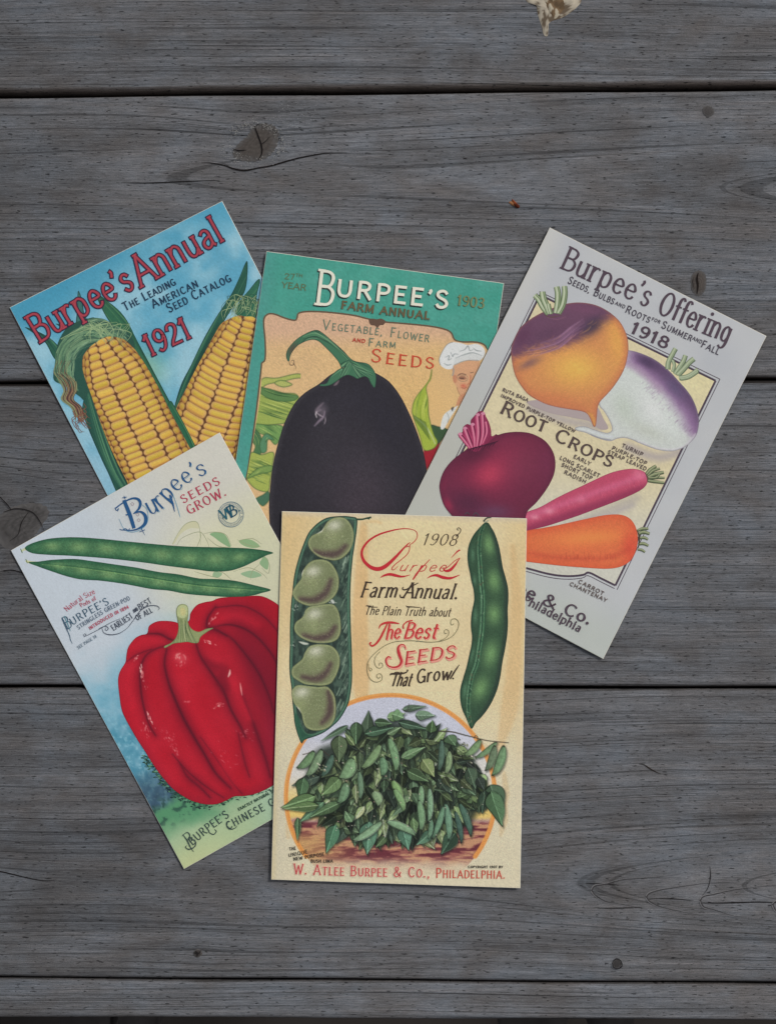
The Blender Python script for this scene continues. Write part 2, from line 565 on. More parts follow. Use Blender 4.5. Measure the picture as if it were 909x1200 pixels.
knot(Kc([(300, 285), (330, 240), (370, 205), (400, 160), (440, 145), (490, 150), (520, 180), (518, 240), (490, 290), (440, 320), (380, 328), (320, 315)]), .0001, seed=1)
knot([(809, 326), (813, 319), (820, 317), (826, 322), (827, 333), (824, 343), (817, 347), (810, 340)], .0001, seed=2, col=(84, 78, 74))
knot([(823, 127), (829, 124), (835, 127), (836, 133), (830, 137), (824, 134)], .00005, seed=3, col=(78, 75, 74))
knot([(227, 1116), (231, 1112), (236, 1114), (237, 1119), (232, 1122), (228, 1120)], .00003, seed=4, col=(66, 62, 60))
knot([(717, 1128), (721, 1124), (726, 1125), (728, 1130), (724, 1134), (719, 1133)], .00003, seed=5, col=(64, 62, 62))
knot([(-12, 622), (2, 602), (22, 592), (46, 590), (58, 600), (48, 618), (34, 634), (12, 644)], .00002, seed=6, col=(76, 74, 73))
checks = Flat()
DK = (26, 23, 23)
checks.stroke(Kc([(410, 165), (425, 205), (440, 250), (442, 290), (425, 320)]), [.8, 1.6, 1.8, 1.4, .4], DK)
checks.stroke(Kc([(300, 265), (330, 275), (370, 272)]), [.4, 1.3, .3], DK)
checks.stroke(Kc([(485, 205), (455, 235), (440, 245)]), [.3, 1.0, .4], DK)
checks.stroke(Kc([(405, 160), (425, 148), (440, 145)]), [1.0, .8, .3], DK)
for kx, ky, tt in ((817, 331, .9),):
    checks.stroke([(817.5, 320), (816, 327), (817, 335), (816, 345)], [.5, 2.4, 2.0, .4], (30, 24, 22))
    checks.stroke([(812, 325), (811, 332), (813, 339)], [.3, .8, .3], (40, 34, 32))
checks.stroke([(229, 1114), (232, 1117), (231, 1121)], [.5, 1.6, .4], (30, 28, 28))
checks.stroke([(236, 1113), (233, 1117), (227, 1116)], [.3, 1.2, .4], (34, 32, 32))
checks.stroke([(717, 1128), (718, 1133), (723, 1135), (728, 1132), (727, 1126), (722, 1123), (718, 1126)], [.8, 1.2, 1.0, 1.2, .9, 1.0, .7], (28, 27, 28))
checks.stroke([(5, 600), (20, 596), (38, 600), (48, 612), (52, 622)], [.5, 1.1, 1.0, .9, .3], (30, 27, 27))
checks.stroke([(-10, 572), (8, 590), (14, 598)], [.6, 1.2, .6], DK)
checks.stroke([(34, 600), (26, 612), (22, 626), (12, 634)], [.5, 1.0, .7, .3], (34, 31, 30))
flat_on_deck("knot_crack", checks, M_MARK, deck, .00066)['kind'] = 'stuff'
cr = Flat()
cr.stroke(Kc([(150, 333), (200, 335), (260, 347), (310, 364), (360, 371), (420, 360), (480, 350), (540, 333), (600, 316), (660, 303), (710, 294), (760, 287), (860, 286)]), [.3, .9, 1.2, 1.8, 2.1, 1.4, 1.7, 1.8, 1.6, 1.5, 1.4, .9, .2], DK)
cr.stroke([(142, 214), (170, 214.5), (210, 213), (258, 211)], [.2, 1.0, 1.1, .3], DK)
cr.stroke([(4, 669), (14, 668), (26, 671), (40, 676)], [.8, 1.2, .9, .2], DK)
cr.stroke([(-20, 1018), (5, 1022), (30, 1028), (52, 1032), (66, 1031)], [1, 1.3, 1.0, .8, .2], DK)
cr.stroke([(686, 1035), (705, 1035.5), (725, 1037)], [.4, 1.1, .3], DK)
cr.stroke([(700, 1064), (725, 1064), (752, 1063)], [.3, 1.2, .3], DK)
cr.stroke([(760, 1053), (785, 1053), (812, 1055)], [.3, 1.0, .3], DK)
cr.stroke([(818, 1058), (850, 1058), (890, 1057), (930, 1059)], [.6, 1.3, 1.2, .3], DK)
cr.stroke([(831, 1015), (832, 1026), (829, 1040), (822, 1050)], [.3, .8, .7, .2], DK)
for x, y, w in ((750, 560, 1.6), (757, 566, 1.2), (752, 573, .8), (745, 556, .8), (489, 1051, 1.6), (545, 186, 1.2), (747, 318, 1.6), (744, 306, 1.0)):
    cr.stroke([(x - 2.2 * w, y), (x, y - .2), (x + 2.0 * w, y + .3)], [.2, w, .2], (28, 26, 26))
# fallen hair-thin twig on the fourth board
cr.stroke([(748, 895), (754, 896), (760, 900), (767, 904), (774, 907)], [.4, .9, 1.4, 1.0, .3], (44, 38, 34))
# the coarse growth-ring arches at the lower right, pale ridge beside a dark furrow
rr2 = random.Random(8)
for k, (tx, ty, sp) in enumerate(((693, 1043, 17), (757, 1051, 17), (820, 1055, 17), (905, 1060, 14))):
    for sgn in (-1, 1):
        up = [(tx, ty)]
        for q in range(1, 6 if sgn < 0 else 5):
            dx = q * q * 4.2
            up.append((tx + dx, ty + sgn * (5.2 * q ** .9) + rr2.uniform(-1.1, 1.1) + (q * 1.2 if sgn > 0 else q * .8)))
        cr.stroke(up, [1.3, 1.0, .6, .4, .1], (60, 58, 59))
        cr.stroke([(x - 1.0, y + sgn * .9) for x, y in up], [1.1, .8, .4, .2, .05], (116, 115, 116))
flat_on_deck("wood_check", cr, M_MARK, deck, .00026)['kind'] = 'stuff'

# bird dropping at the top edge of the frame
dr = Flat()
Dc = crop(455, 0, .5)
def lumpy(pts, zt, name, colf, parent, seed):
    P = cat(pts, 8, True); c = P.mean(0); m = len(P); rings = 9
    r = np.random.default_rng(seed)
    V, C = [], []
    for k in range(rings + 1):
        t = k / rings
        for i in range(m):
            q = c + (P[i] - c) * t
            n_ = float(fbm(np.array(q[0]), np.array(q[1]), 7, seed))
            V.append(((q[0] - CX) * U, (CY - q[1]) * U, .0001 + zt * (1 - t ** 4) * (.4 + n_)))
            C.append(pigment(colf(q, t, n_)))
    idx = np.arange((rings + 1) * m).reshape(rings + 1, m); nx = np.roll(idx, -1, 1)
    F = np.stack([idx[:-1], nx[:-1], nx[1:], idx[1:]], -1).reshape(-1, 4)
    V = np.array(V) - np.array(parent.location)
    return link(name, fast_mesh(name, V, F, np.array(C)), M_MARK, parent, smooth=True)
drop = empty("bird_dropping", ((645 - CX) * U, (CY - 8) * U, 0), 0, "dried whitish bird dropping with a brown speckled middle at the top edge of the deck", "bird dropping")
lumpy(Dc([(318, -14), (325, 5), (345, 14), (350, 36), (358, 60), (364, 82), (373, 83), (374, 60), (382, 50), (410, 40), (440, 18), (452, -4), (430, -30), (380, -34), (340, -30)]), .0008, "white_crust",
      lambda q, t, n_: (np.array((176, 166, 148)) * (.62 + .55 * n_)) if n_ > .42 else np.array((96, 84, 70)), drop, 12)
lumpy(Dc([(352, -20), (360, 6), (372, 30), (385, 46), (402, 38), (420, 16), (415, -10), (385, -25)]), .0012, "brown_middle",
      lambda q, t, n_: np.array((112, 92, 70)) * (.45 + .95 * n_) if n_ < .62 else np.array((170, 160, 140)), drop, 19)

# tiny winged husk lying on the second board
hk = empty("seed_husk", ((603 - CX) * U, (CY - 238) * U, 0), 0, "tiny orange brown winged seed husk on the second board from the top", "seed husk")
lumpy([(599.5, 233.5), (602, 235), (605.5, 238.5), (608.5, 241.5), (607.5, 244), (604, 243), (600.5, 239)], .0012, "husk_body", lambda q, t, n_: (128, 66, 36) if q[1] < 239 else (86, 40, 26), hk, 3)
lumpy([(596, 237), (600, 236), (604, 239), (606, 242.5), (602, 241.5), (598.5, 240)], .0007, "husk_wing", lambda q, t, n_: (150, 104, 70), hk, 4)
# ------------------------------------------------------------------ cards
THICK = .00034
class Card:
    """a printed card lying at a corner-to-corner outline TL, TR, BR, BL; zf(u, v) height of its underside in mm"""
    def __init__(s, name, TL, TR, BR, BL, zf, label, group):
        s.q = [np.array(p, float) for p in (TL, TR, BR, BL)]
        c = sum(s.q) / 4
        s.loc = np.array([(c[0] - CX) * U, (CY - c[1]) * U, 0.0])
        e = s.q[1] - s.q[0]
        s.rz = math.atan2(-e[1], e[0])
        s.zf = zf
        s.e = empty(name, tuple(s.loc), s.rz, label, "seed catalog card", group)
        s.ca, s.sa = math.cos(s.rz), math.sin(s.rz)
        s.eu, s.ev = s.q[1] - s.q[0], s.q[3] - s.q[0]
        s.layer = 0
        # body: paper slab with a slightly broken upper edge
        nu, nv = 30, 44
        ins = 0.0016
        us = np.concatenate([[0, 0, ins], np.linspace(0, 1, nu + 1)[1:-1], [1 - ins, 1, 1]])
        vsn = np.concatenate([[0, 0, ins * .67], np.linspace(0, 1, nv + 1)[1:-1], [1 - ins * .67, 1, 1]])
        UU, VV = np.meshgrid(us, vsn)
        P = s.bil(UU, VV)
        top = np.full(UU.shape, THICK)
        nr, nc = UU.shape
        for k, z in ((0, 0.0), (1, THICK - .00009)):
            for arr in (np.s_[k, :], np.s_[nr - 1 - k, :], np.s_[:, k], np.s_[:, nc - 1 - k]):
                top[arr] = np.minimum(top[arr], z)
        V = s.to_local(P[..., 0], P[..., 1], top)
        idx = np.arange(nr * nc).reshape(nr, nc)
        F = np.stack([idx[:-1, :-1], idx[1:, :-1], idx[1:, 1:], idx[:-1, 1:]], -1).reshape(-1, 4)
        link("card_stock", fast_mesh("card_stock", V.reshape(-1, 3), F), M_PAPER, s.e)
    def bil(s, u, v):
        u, v = np.asarray(u)[..., None], np.asarray(v)[..., None]
        a, b, c, d = s.q
        return a * (1 - u) * (1 - v) + b * u * (1 - v) + c * u * v + d * (1 - u) * v
    def uv(s, X, Y):
        a, d = s.eu, s.ev
        det = a[0] * d[1] - a[1] * d[0]
        x, y = X - s.q[0][0], Y - s.q[0][1]
        return (x * d[1] - y * d[0]) / det, (-x * a[1] + y * a[0]) / det
    def to_local(s, X, Y, dz):
        u, v = s.uv(X, Y)
        Z = s.zf(u, v) * .001 + dz
        wx, wy = (X - CX) * U - s.loc[0], (CY - Y) * U - s.loc[1]
        return np.stack([wx * s.ca + wy * s.sa, -wx * s.sa + wy * s.ca, Z], -1)
    def nz(s):
        s.layer += 1
        return THICK + s.layer * 12e-6
    def outline(s, ins=.0016):
        i, j = ins, ins * .67
        return np.array([s.bil(i, j), s.bil(1 - i, j), s.bil(1 - i, 1 - j), s.bil(i, 1 - j)])

def emit(card, art, outline, name, label=None):
    """turn a painted grid, cut to an outline, into one printed mesh on the card"""
    P = np.asarray(outline, float)
    X, Y = art.X.copy(), art.Y.copy()
    d = poly_sd(P, X, Y)
    ins = d <= 0
    cell = ins[:-1, :-1] | ins[1:, :-1] | ins[1:, 1:] | ins[:-1, 1:]
    used = np.zeros(ins.shape, bool)
    used[:-1, :-1] |= cell; used[1:, :-1] |= cell; used[1:, 1:] |= cell; used[:-1, 1:] |= cell
    snap = used & ~ins
    sx, sy = X[snap], Y[snap]
    bd = np.full(sx.shape, 1e9); bx = sx.copy(); by = sy.copy()
    Q = np.roll(P, -1, axis=0)
    for (ax, ay), (cx, cy) in zip(P, Q):
        ex, ey = cx - ax, cy - ay
        L = ex * ex + ey * ey
        if L < 1e-12: continue
        t = np.clip(((sx - ax) * ex + (sy - ay) * ey) / L, 0, 1)
        qx, qy = ax + ex * t, ay + ey * t
        dd = (sx - qx) ** 2 + (sy - qy) ** 2
        m = dd < bd
        bd[m] = dd[m]; bx[m] = qx[m]; by[m] = qy[m]
    X[snap] = bx; Y[snap] = by
    num = -np.ones(ins.shape, int)
    num[used] = np.arange(used.sum())
    F = np.stack([num[:-1, :-1], num[1:, :-1], num[1:, 1:], num[:-1, 1:]], -1)[cell]
    V = card.to_local(X[used], Y[used], card.nz())
    me = fast_mesh(name, V, F, pigment(art.C[used]))
    return link(name, me, M_PRINT, card.e, label=label)

def emit_flat(card, fl, name, label=None, dz=4e-7):
    V = np.array(fl.V)
    z = card.nz()
    L = card.to_local(V[:, 0], V[:, 1], z + V[:, 2] * dz)
    card.layer += int(fl.k * dz / 12e-6)
    F = np.array(fl.F)
    a, b_, c = L[F[:, 0]], L[F[:, 1]], L[F[:, 2]]
    cr = (b_[:, 0] - a[:, 0]) * (c[:, 1] - a[:, 1]) - (b_[:, 1] - a[:, 1]) * (c[:, 0] - a[:, 0])
    F[cr < 0] = F[cr < 0][:, ::-1]
    return link(name, fast_mesh(name, L, F, np.array(fl.C)), M_PRINT, card.e, label=label)

# ------------------------------------------------------------------ drawn alphabet
# each letter: advance width, strokes; 'l' straight, 's' curved; units of cap height
def _arc(cx, cy, rx, ry, a0, a1, n=9):
    return [(cx + rx * math.cos(math.radians(a0 + (a1 - a0) * k / (n - 1))), cy + ry * math.sin(math.radians(a0 + (a1 - a0) * k / (n - 1)))) for k in range(n)]
l_, s_ = 'l', 's'
G = {
'A': (.78, [(l_, [(.02, 0), (.39, 1)]), (l_, [(.39, 1), (.76, 0)]), (l_, [(.15, .34), (.63, .34)])]),
'B': (.64, [(l_, [(.1, 0), (.1, 1)]), (s_, [(.1, .98), (.36, .98), (.52, .9), (.55, .76), (.48, .6), (.34, .54), (.1, .54)]), (s_, [(.1, .54), (.4, .54), (.58, .43), (.61, .27), (.54, .1), (.38, .02), (.1, .02)])]),
'C': (.72, [(s_, _arc(.42, .5, .34, .49, 42, 318, 12))]),
'D': (.72, [(l_, [(.1, 0), (.1, 1)]), (s_, [(.1, .98), (.36, .98), (.56, .88), (.66, .68), (.68, .5), (.66, .32), (.56, .12), (.36, .02), (.1, .02)])]),
'E': (.58, [(l_, [(.1, 0), (.1, 1)]), (l_, [(.1, .97), (.54, .97)]), (l_, [(.1, .52), (.46, .52)]), (l_, [(.1, .03), (.56, .03)])]),
'F': (.54, [(l_, [(.1, 0), (.1, 1)]), (l_, [(.1, .97), (.52, .97)]), (l_, [(.1, .52), (.44, .52)])]),
'G': (.76, [(s_, _arc(.42, .5, .34, .49, 45, 325, 12)), (l_, [(.7, .02), (.7, .42)]), (l_, [(.48, .42), (.74, .42)])]),
'H': (.74, [(l_, [(.1, 0), (.1, 1)]), (l_, [(.64, 0), (.64, 1)]), (l_, [(.1, .52), (.64, .52)])]),
'I': (.24, [(l_, [(.12, 0), (.12, 1)])]),
'J': (.44, [(s_, [(.34, 1), (.34, .4), (.33, .15), (.22, .01), (.06, .06)])]),
'K': (.68, [(l_, [(.1, 0), (.1, 1)]), (l_, [(.62, 1), (.12, .45)]), (l_, [(.26, .58), (.66, 0)])]),
'L': (.54, [(l_, [(.1, 0), (.1, 1)]), (l_, [(.1, .03), (.52, .03)])]),
'M': (.9, [(l_, [(.1, 0), (.12, 1)]), (l_, [(.12, 1), (.45, .12)]), (l_, [(.45, .12), (.78, 1)]), (l_, [(.78, 1), (.8, 0)])]),
'N': (.76, [(l_, [(.1, 0), (.1, 1)]), (l_, [(.1, 1), (.66, 0)]), (l_, [(.66, 0), (.66, 1)])]),
'O': (.8, [(s_, _arc(.4, .5, .33, .49, 90, 450, 15))]),
'P': (.6, [(l_, [(.1, 0), (.1, 1)]), (s_, [(.1, .98), (.38, .98), (.54, .88), (.57, .72), (.52, .56), (.36, .47), (.1, .47)])]),
'R': (.68, [(l_, [(.1, 0), (.1, 1)]), (s_, [(.1, .98), (.38, .98), (.53, .89), (.56, .74), (.5, .58), (.34, .5), (.1, .5)]), (l_, [(.34, .5), (.64, 0)])]),
'S': (.6, [(s_, [(.52, .82), (.42, .96), (.27, .99), (.12, .9), (.08, .74), (.18, .59), (.42, .46), (.53, .3), (.5, .12), (.34, .01), (.17, .03), (.06, .19)])]),
'T': (.66, [(l_, [(.33, 0), (.33, 1)]), (l_, [(.02, .97), (.64, .97)])]),
'U': (.74, [(s_, [(.1, 1), (.1, .6), (.11, .28), (.2, .07), (.37, .01), (.54, .07), (.63, .28), (.64, .6), (.64, 1)])]),
'V': (.74, [(l_, [(.03, 1), (.37, 0)]), (l_, [(.37, 0), (.71, 1)])]),
'W': (1.04, [(l_, [(.03, 1), (.28, 0)]), (l_, [(.28, 0), (.52, .85)]), (l_, [(.52, .85), (.76, 0)]), (l_, [(.76, 0), (1.01, 1)])]),
'X': (.7, [(l_, [(.05, 1), (.65, 0)]), (l_, [(.65, 1), (.05, 0)])]),
'Y': (.7, [(l_, [(.02, 1), (.35, .48)]), (l_, [(.68, 1), (.35, .48)]), (l_, [(.35, .5), (.35, 0)])]),
'a': (.54, [(s_, [(.1, .55), (.2, .64), (.34, .63), (.42, .52), (.42, .3), (.42, .08), (.5, .0)]), (s_, [(.42, .38), (.26, .36), (.1, .27), (.07, .13), (.16, .01), (.3, .03), (.42, .16)])]),
'b': (.56, [(l_, [(.08, 0), (.08, 1)]), (s_, [(.08, .42), (.16, .6), (.32, .65), (.47, .53), (.5, .32), (.46, .1), (.3, 0), (.15, .04), (.08, .16)])]),
'c': (.5, [(s_, _arc(.3, .32, .22, .32, 45, 315, 10))]),
'd': (.58, [(l_, [(.48, 0), (.48, 1)]), (s_, [(.48, .45), (.4, .6), (.25, .65), (.1, .53), (.06, .32), (.1, .1), (.25, 0), (.4, .05), (.48, .18)])]),
'e': (.52, [(s_, [(.09, .35), (.46, .37), (.42, .55), (.28, .65), (.13, .56), (.06, .34), (.12, .1), (.28, 0), (.42, .05), (.48, .15)])]),
'f': (.34, [(s_, [(.42, .9), (.34, 1.0), (.22, .97), (.16, .82), (.16, .5), (.16, 0)]), (l_, [(.02, .6), (.34, .6)])]),
'g': (.54, [(s_, [(.44, .44), (.36, .6), (.24, .65), (.1, .54), (.06, .34), (.1, .12), (.24, .03), (.37, .08), (.44, .2)]), (s_, [(.44, .64), (.45, .3), (.45, -.02), (.38, -.22), (.22, -.28), (.08, -.2)])]),
'h': (.58, [(l_, [(.08, 0), (.08, 1)]), (s_, [(.08, .42), (.18, .59), (.33, .65), (.46, .54), (.48, .36), (.48, 0)])]),
'i': (.26, [(l_, [(.12, 0), (.12, .64)]), ('d', [(.12, .88)])]),
'l': (.24, [(l_, [(.11, 0), (.11, 1)])]),
'm': (.86, [(l_, [(.08, 0), (.08, .64)]), (s_, [(.08, .42), (.17, .59), (.29, .65), (.4, .55), (.42, .36), (.42, 0)]), (s_, [(.42, .42), (.51, .59), (.64, .65), (.75, .55), (.77, .36), (.77, 0)])]),
'n': (.58, [(l_, [(.08, 0), (.08, .64)]), (s_, [(.08, .42), (.18, .59), (.33, .65), (.46, .54), (.48, .36), (.48, 0)])]),
'o': (.56, [(s_, _arc(.28, .32, .22, .32, 90, 450, 12))]),
'p': (.58, [(l_, [(.08, -.22), (.08, .64)]), (s_, [(.08, .44), (.17, .6), (.32, .65), (.47, .53), (.5, .32), (.46, .1), (.3, 0), (.16, .04), (.08, .18)])]),
'r': (.42, [(l_, [(.08, 0), (.08, .64)]), (s_, [(.08, .38), (.17, .57), (.28, .65), (.4, .6)])]),
's': (.46, [(s_, [(.39, .52), (.3, .63), (.17, .63), (.08, .52), (.13, .39), (.3, .31), (.39, .2), (.33, .04), (.19, 0), (.06, .12)])]),
't': (.36, [(s_, [(.16, .92), (.16, .5), (.16, .16), (.22, .02), (.34, .04)]), (l_, [(.02, .64), (.33, .64)])]),
'u': (.58, [(s_, [(.08, .64), (.08, .28), (.12, .07), (.24, 0), (.38, .06), (.48, .22)]), (l_, [(.48, 0), (.48, .64)])]),
'w': (.78, [(l_, [(.03, .64), (.22, 0)]), (l_, [(.22, 0), (.39, .55)]), (l_, [(.39, .55), (.56, 0)]), (l_, [(.56, 0), (.75, .64)])]),
'y': (.54, [(l_, [(.04, .64), (.27, .02)]), (s_, [(.5, .64), (.3, .1), (.18, -.22), (.04, -.26)])]),
'0': (.62, [(s_, _arc(.31, .5, .24, .49, 90, 450, 13))]),
'1': (.4, [(l_, [(.22, 0), (.22, 1)]), (l_, [(.22, 1), (.06, .8)])]),
'2': (.58, [(s_, [(.08, .74), (.14, .93), (.3, .99), (.46, .9), (.48, .7), (.36, .45), (.16, .2), (.08, .03)]), (l_, [(.06, .03), (.54, .03)])]),
'3': (.56, [(s_, [(.08, .84), (.2, .98), (.36, .97), (.46, .84), (.44, .66), (.32, .55), (.2, .53)]), (s_, [(.2, .53), (.38, .5), (.49, .36), (.48, .14), (.34, .01), (.18, .02), (.06, .16)])]),
'Q': (.8, [(s_, _arc(.4, .5, .33, .49, 90, 450, 15)), (l_, [(.46, .26), (.76, -.08)])]),
'Z': (.64, [(l_, [(.06, .97), (.58, .97)]), (l_, [(.58, .97), (.06, .03)]), (l_, [(.06, .03), (.6, .03)])]),
'z': (.48, [(l_, [(.06, .62), (.42, .62)]), (l_, [(.42, .62), (.06, .02)]), (l_, [(.06, .02), (.44, .02)])]),
'4': (.6, [(l_, [(.42, 0), (.42, 1)]), (l_, [(.42, 1), (.05, .3)]), (l_, [(.05, .3), (.56, .3)])]),
'7': (.54, [(l_, [(.06, .97), (.5, .97)]), (l_, [(.5, .97), (.2, 0)])]),
'8': (.58, [(s_, _arc(.29, .75, .19, .23, 90, 450, 11)), (s_, _arc(.29, .27, .23, .27, 90, 450, 11))]),
'9': (.58, [(s_, [(.5, .7), (.44, .52), (.28, .45), (.13, .54), (.08, .72), (.14, .9), (.28, .99), (.44, .92), (.51, .7), (.5, .4), (.4, .12), (.22, .0), (.1, .1)])]),
'&': (.86, [(s_, [(.8, .48), (.62, .18), (.4, .01), (.18, .04), (.07, .22), (.16, .42), (.42, .58), (.52, .76), (.46, .94), (.32, .99), (.2, .88), (.24, .68), (.48, .32), (.8, .0)])]),
"'": (.12, [(s_, [(.05, 1.0), (.09, .9), (.02, .74)])]),
'.': (.2, [('d', [(.08, .05)])]),
',': (.2, [(s_, [(.08, .1), (.1, .0), (.03, -.14)])]),
'-': (.34, [(l_, [(.05, .4), (.3, .4)])]),
' ': (.32, []),
}

def pathlen(P):
    return np.concatenate([[0], np.cumsum(np.hypot(*np.diff(P, axis=0).T))])

def text(fl, st, path, h, wt, col, contrast=.45, serif=0, slant=0, sc=None, track=.10, under=None, uw=1.3, inner=None, hend=None, off=(0, 0)):
    """letters along a path of baseline points; st fills the whole path. sc: small-capital height for lower-case letters"""
    P = cat(path, 8) if len(path) > 2 else np.array(path, float)
    S = pathlen(P)
    pen, items = 0.0, []
    for ch in st:
        k, g = 1.0, ch
        if sc is not None and ch.islower():
            g, k = ch.upper(), sc
        if g not in G:
            g = ' '
        w = G[g][0] * k
        items.append((g, k, pen, w)); pen += w + track * (k if k < 1 else 1)
    T = pen - track
    kx = S[-1] / T
    strokes = []
    for g, k, x0, w in items:
        c = (x0 + w / 2) * kx
        c = min(max(c, 0), S[-1])
        bx, by = np.interp(c, S, P[:, 0]), np.interp(c, S, P[:, 1])
        c1, c0 = min(c + 1.5, S[-1]), max(c - 1.5, 0)
        tx, ty = np.interp(c1, S, P[:, 0]) - np.interp(c0, S, P[:, 0]), np.interp(c1, S, P[:, 1]) - np.interp(c0, S, P[:, 1])
        L = math.hypot(tx, ty); tx, ty = tx / L, ty / L
        ux, uy = ty, -tx
        hh = h if hend is None else h + (hend - h) * c / S[-1]
        def M(p):
            gx = (p[0] * k - w / 2) * kx + slant * p[1] * k * hh
            gy = p[1] * k * hh
            return (bx + tx * gx + ux * gy + off[0], by + ty * gx + uy * gy + off[1])
        kk = k ** .5
        for kind, pts in G[g][1]:
            if kind == 'd':
                q = M(pts[0]); strokes.append(('d', np.array([q]), np.array([wt * kk * 1.25]), tx, ty)); continue
            Q = np.array([M(p) for p in pts])
            if kind == 's':
                cl = np.hypot(*(Q[0] - Q[-1])) < .02 * hh
                Q = cat(Q[:-1], 4, True) if cl else cat(Q, 4)
                if cl: Q = np.vstack([Q, Q[:1], Q[1:2]])
            d = np.gradient(Q, axis=0)
            horiz = np.abs((d[:, 0] * tx + d[:, 1] * ty) / (np.hypot(d[:, 0], d[:, 1]) + 1e-9))
            W = wt * kk * (1 - contrast * horiz ** 1.2)
            if kind == 'l':
                e = (Q[-1] - Q[0]) / (np.hypot(*(Q[-1] - Q[0])) + 1e-9)
                ex = .25 * W[0]
                Q = np.array([Q[0] - e * ex, Q[-1] + e * ex])
            strokes.append(('r', Q, W, tx, ty))
            if serif and kind == 'l' and horiz.mean() < .62:
                for j in (0, -1):
                    end_y = pts[j][1]
                    if end_y in (0, 1, .64, -.22) and g not in 'MNW' or (g in 'MNW' and (end_y == 0 and kind == 'l' or end_y == 1)):
                        q = np.array(M(pts[j])); t = np.array([tx, ty]) * serif * hh * k ** .7 * .5
                        strokes.append(('r', np.array([q - t, q + t]), np.full(2, wt * kk * (1 - contrast) * .8 + .15), tx, ty))
    def draw(extra, c, f=1.0, o=(0, 0)):
        for kind, Q, W, tx, ty in strokes:
            Q = Q + np.array(o)
            if kind == 'd':
                r = W[0] / 2 * f + extra * .5
                fl.poly([(Q[0, 0] + r * math.cos(a), Q[0, 1] + r * math.sin(a)) for a in np.linspace(0, 6.283, 9)[:-1]], c, smooth=False)
            else:
                if extra > 0 and len(Q) >= 2:
                    e0 = (Q[0] - Q[1]); e0 = e0 / (np.hypot(*e0) + 1e-9); e1 = (Q[-1] - Q[-2]); e1 = e1 / (np.hypot(*e1) + 1e-9)
                    Q = np.vstack([Q[:1] + e0 * extra * .5, Q[1:-1], Q[-1:] + e1 * extra * .5])
                fl.ribbon(Q, W * f + extra, c)
    if under is not None:
        if isinstance(under, tuple) and len(under) == 2 and hasattr(under[0], '__len__'):
            draw(uw, under[0], 1, under[1])
        else:
            draw(uw, under)
    draw(0, col)
    if inner is not None:
        draw(0, inner, .3)

GROUP = "old seed catalog cards fanned out on the deck"
# ================================================================== card: corn
corn = Card("postcard", (12, 360.5), (260.8, 236), (459, 618), (210, 742),
            lambda u, v: .10 + .9 * sst(.55, 1, u) * sst(.35, 0, v) + .5 * sst(.35, 0, u) * sst(.9, .2, v),
            "sky blue card with two yellow corn ears and a red title", GROUP)
def corn_sky(X, Y):
    u, v = corn.uv(X, Y)
    n = fbm(X, Y, 46, 3); n2 = fbm(X, Y, 15, 9)
    c = np.array([92, 160, 185.]) + (np.array([146, 189, 203.]) - np.array([92, 160, 185.])) * sst(.35, .72, n * .8 + n2 * .2 + .12 * v)[..., None]
    t = sst(.13, .0, v) * (1 - .6 * sst(.45, .75, u))
    c = c + (np.array([64, 142, 170.]) - c) * (t * .85)[..., None]
    t = sst(.35, 0, u) * sst(.25, .6, v)
    c = c + (np.array([136, 178, 196.]) - c) * (t * .8)[..., None]
    t = np.exp(-((X - 172) ** 2 + (Y - 432) ** 2) / 500)
    c = c + (np.array([150, 185, 140.]) - c) * (t * .6)[..., None]
    return c
a = Art(8, 232, 462, 640, 1.3, corn_sky)
a.grain(.020, 4)
emit(corn, a, corn.outline(), "printed_sky")

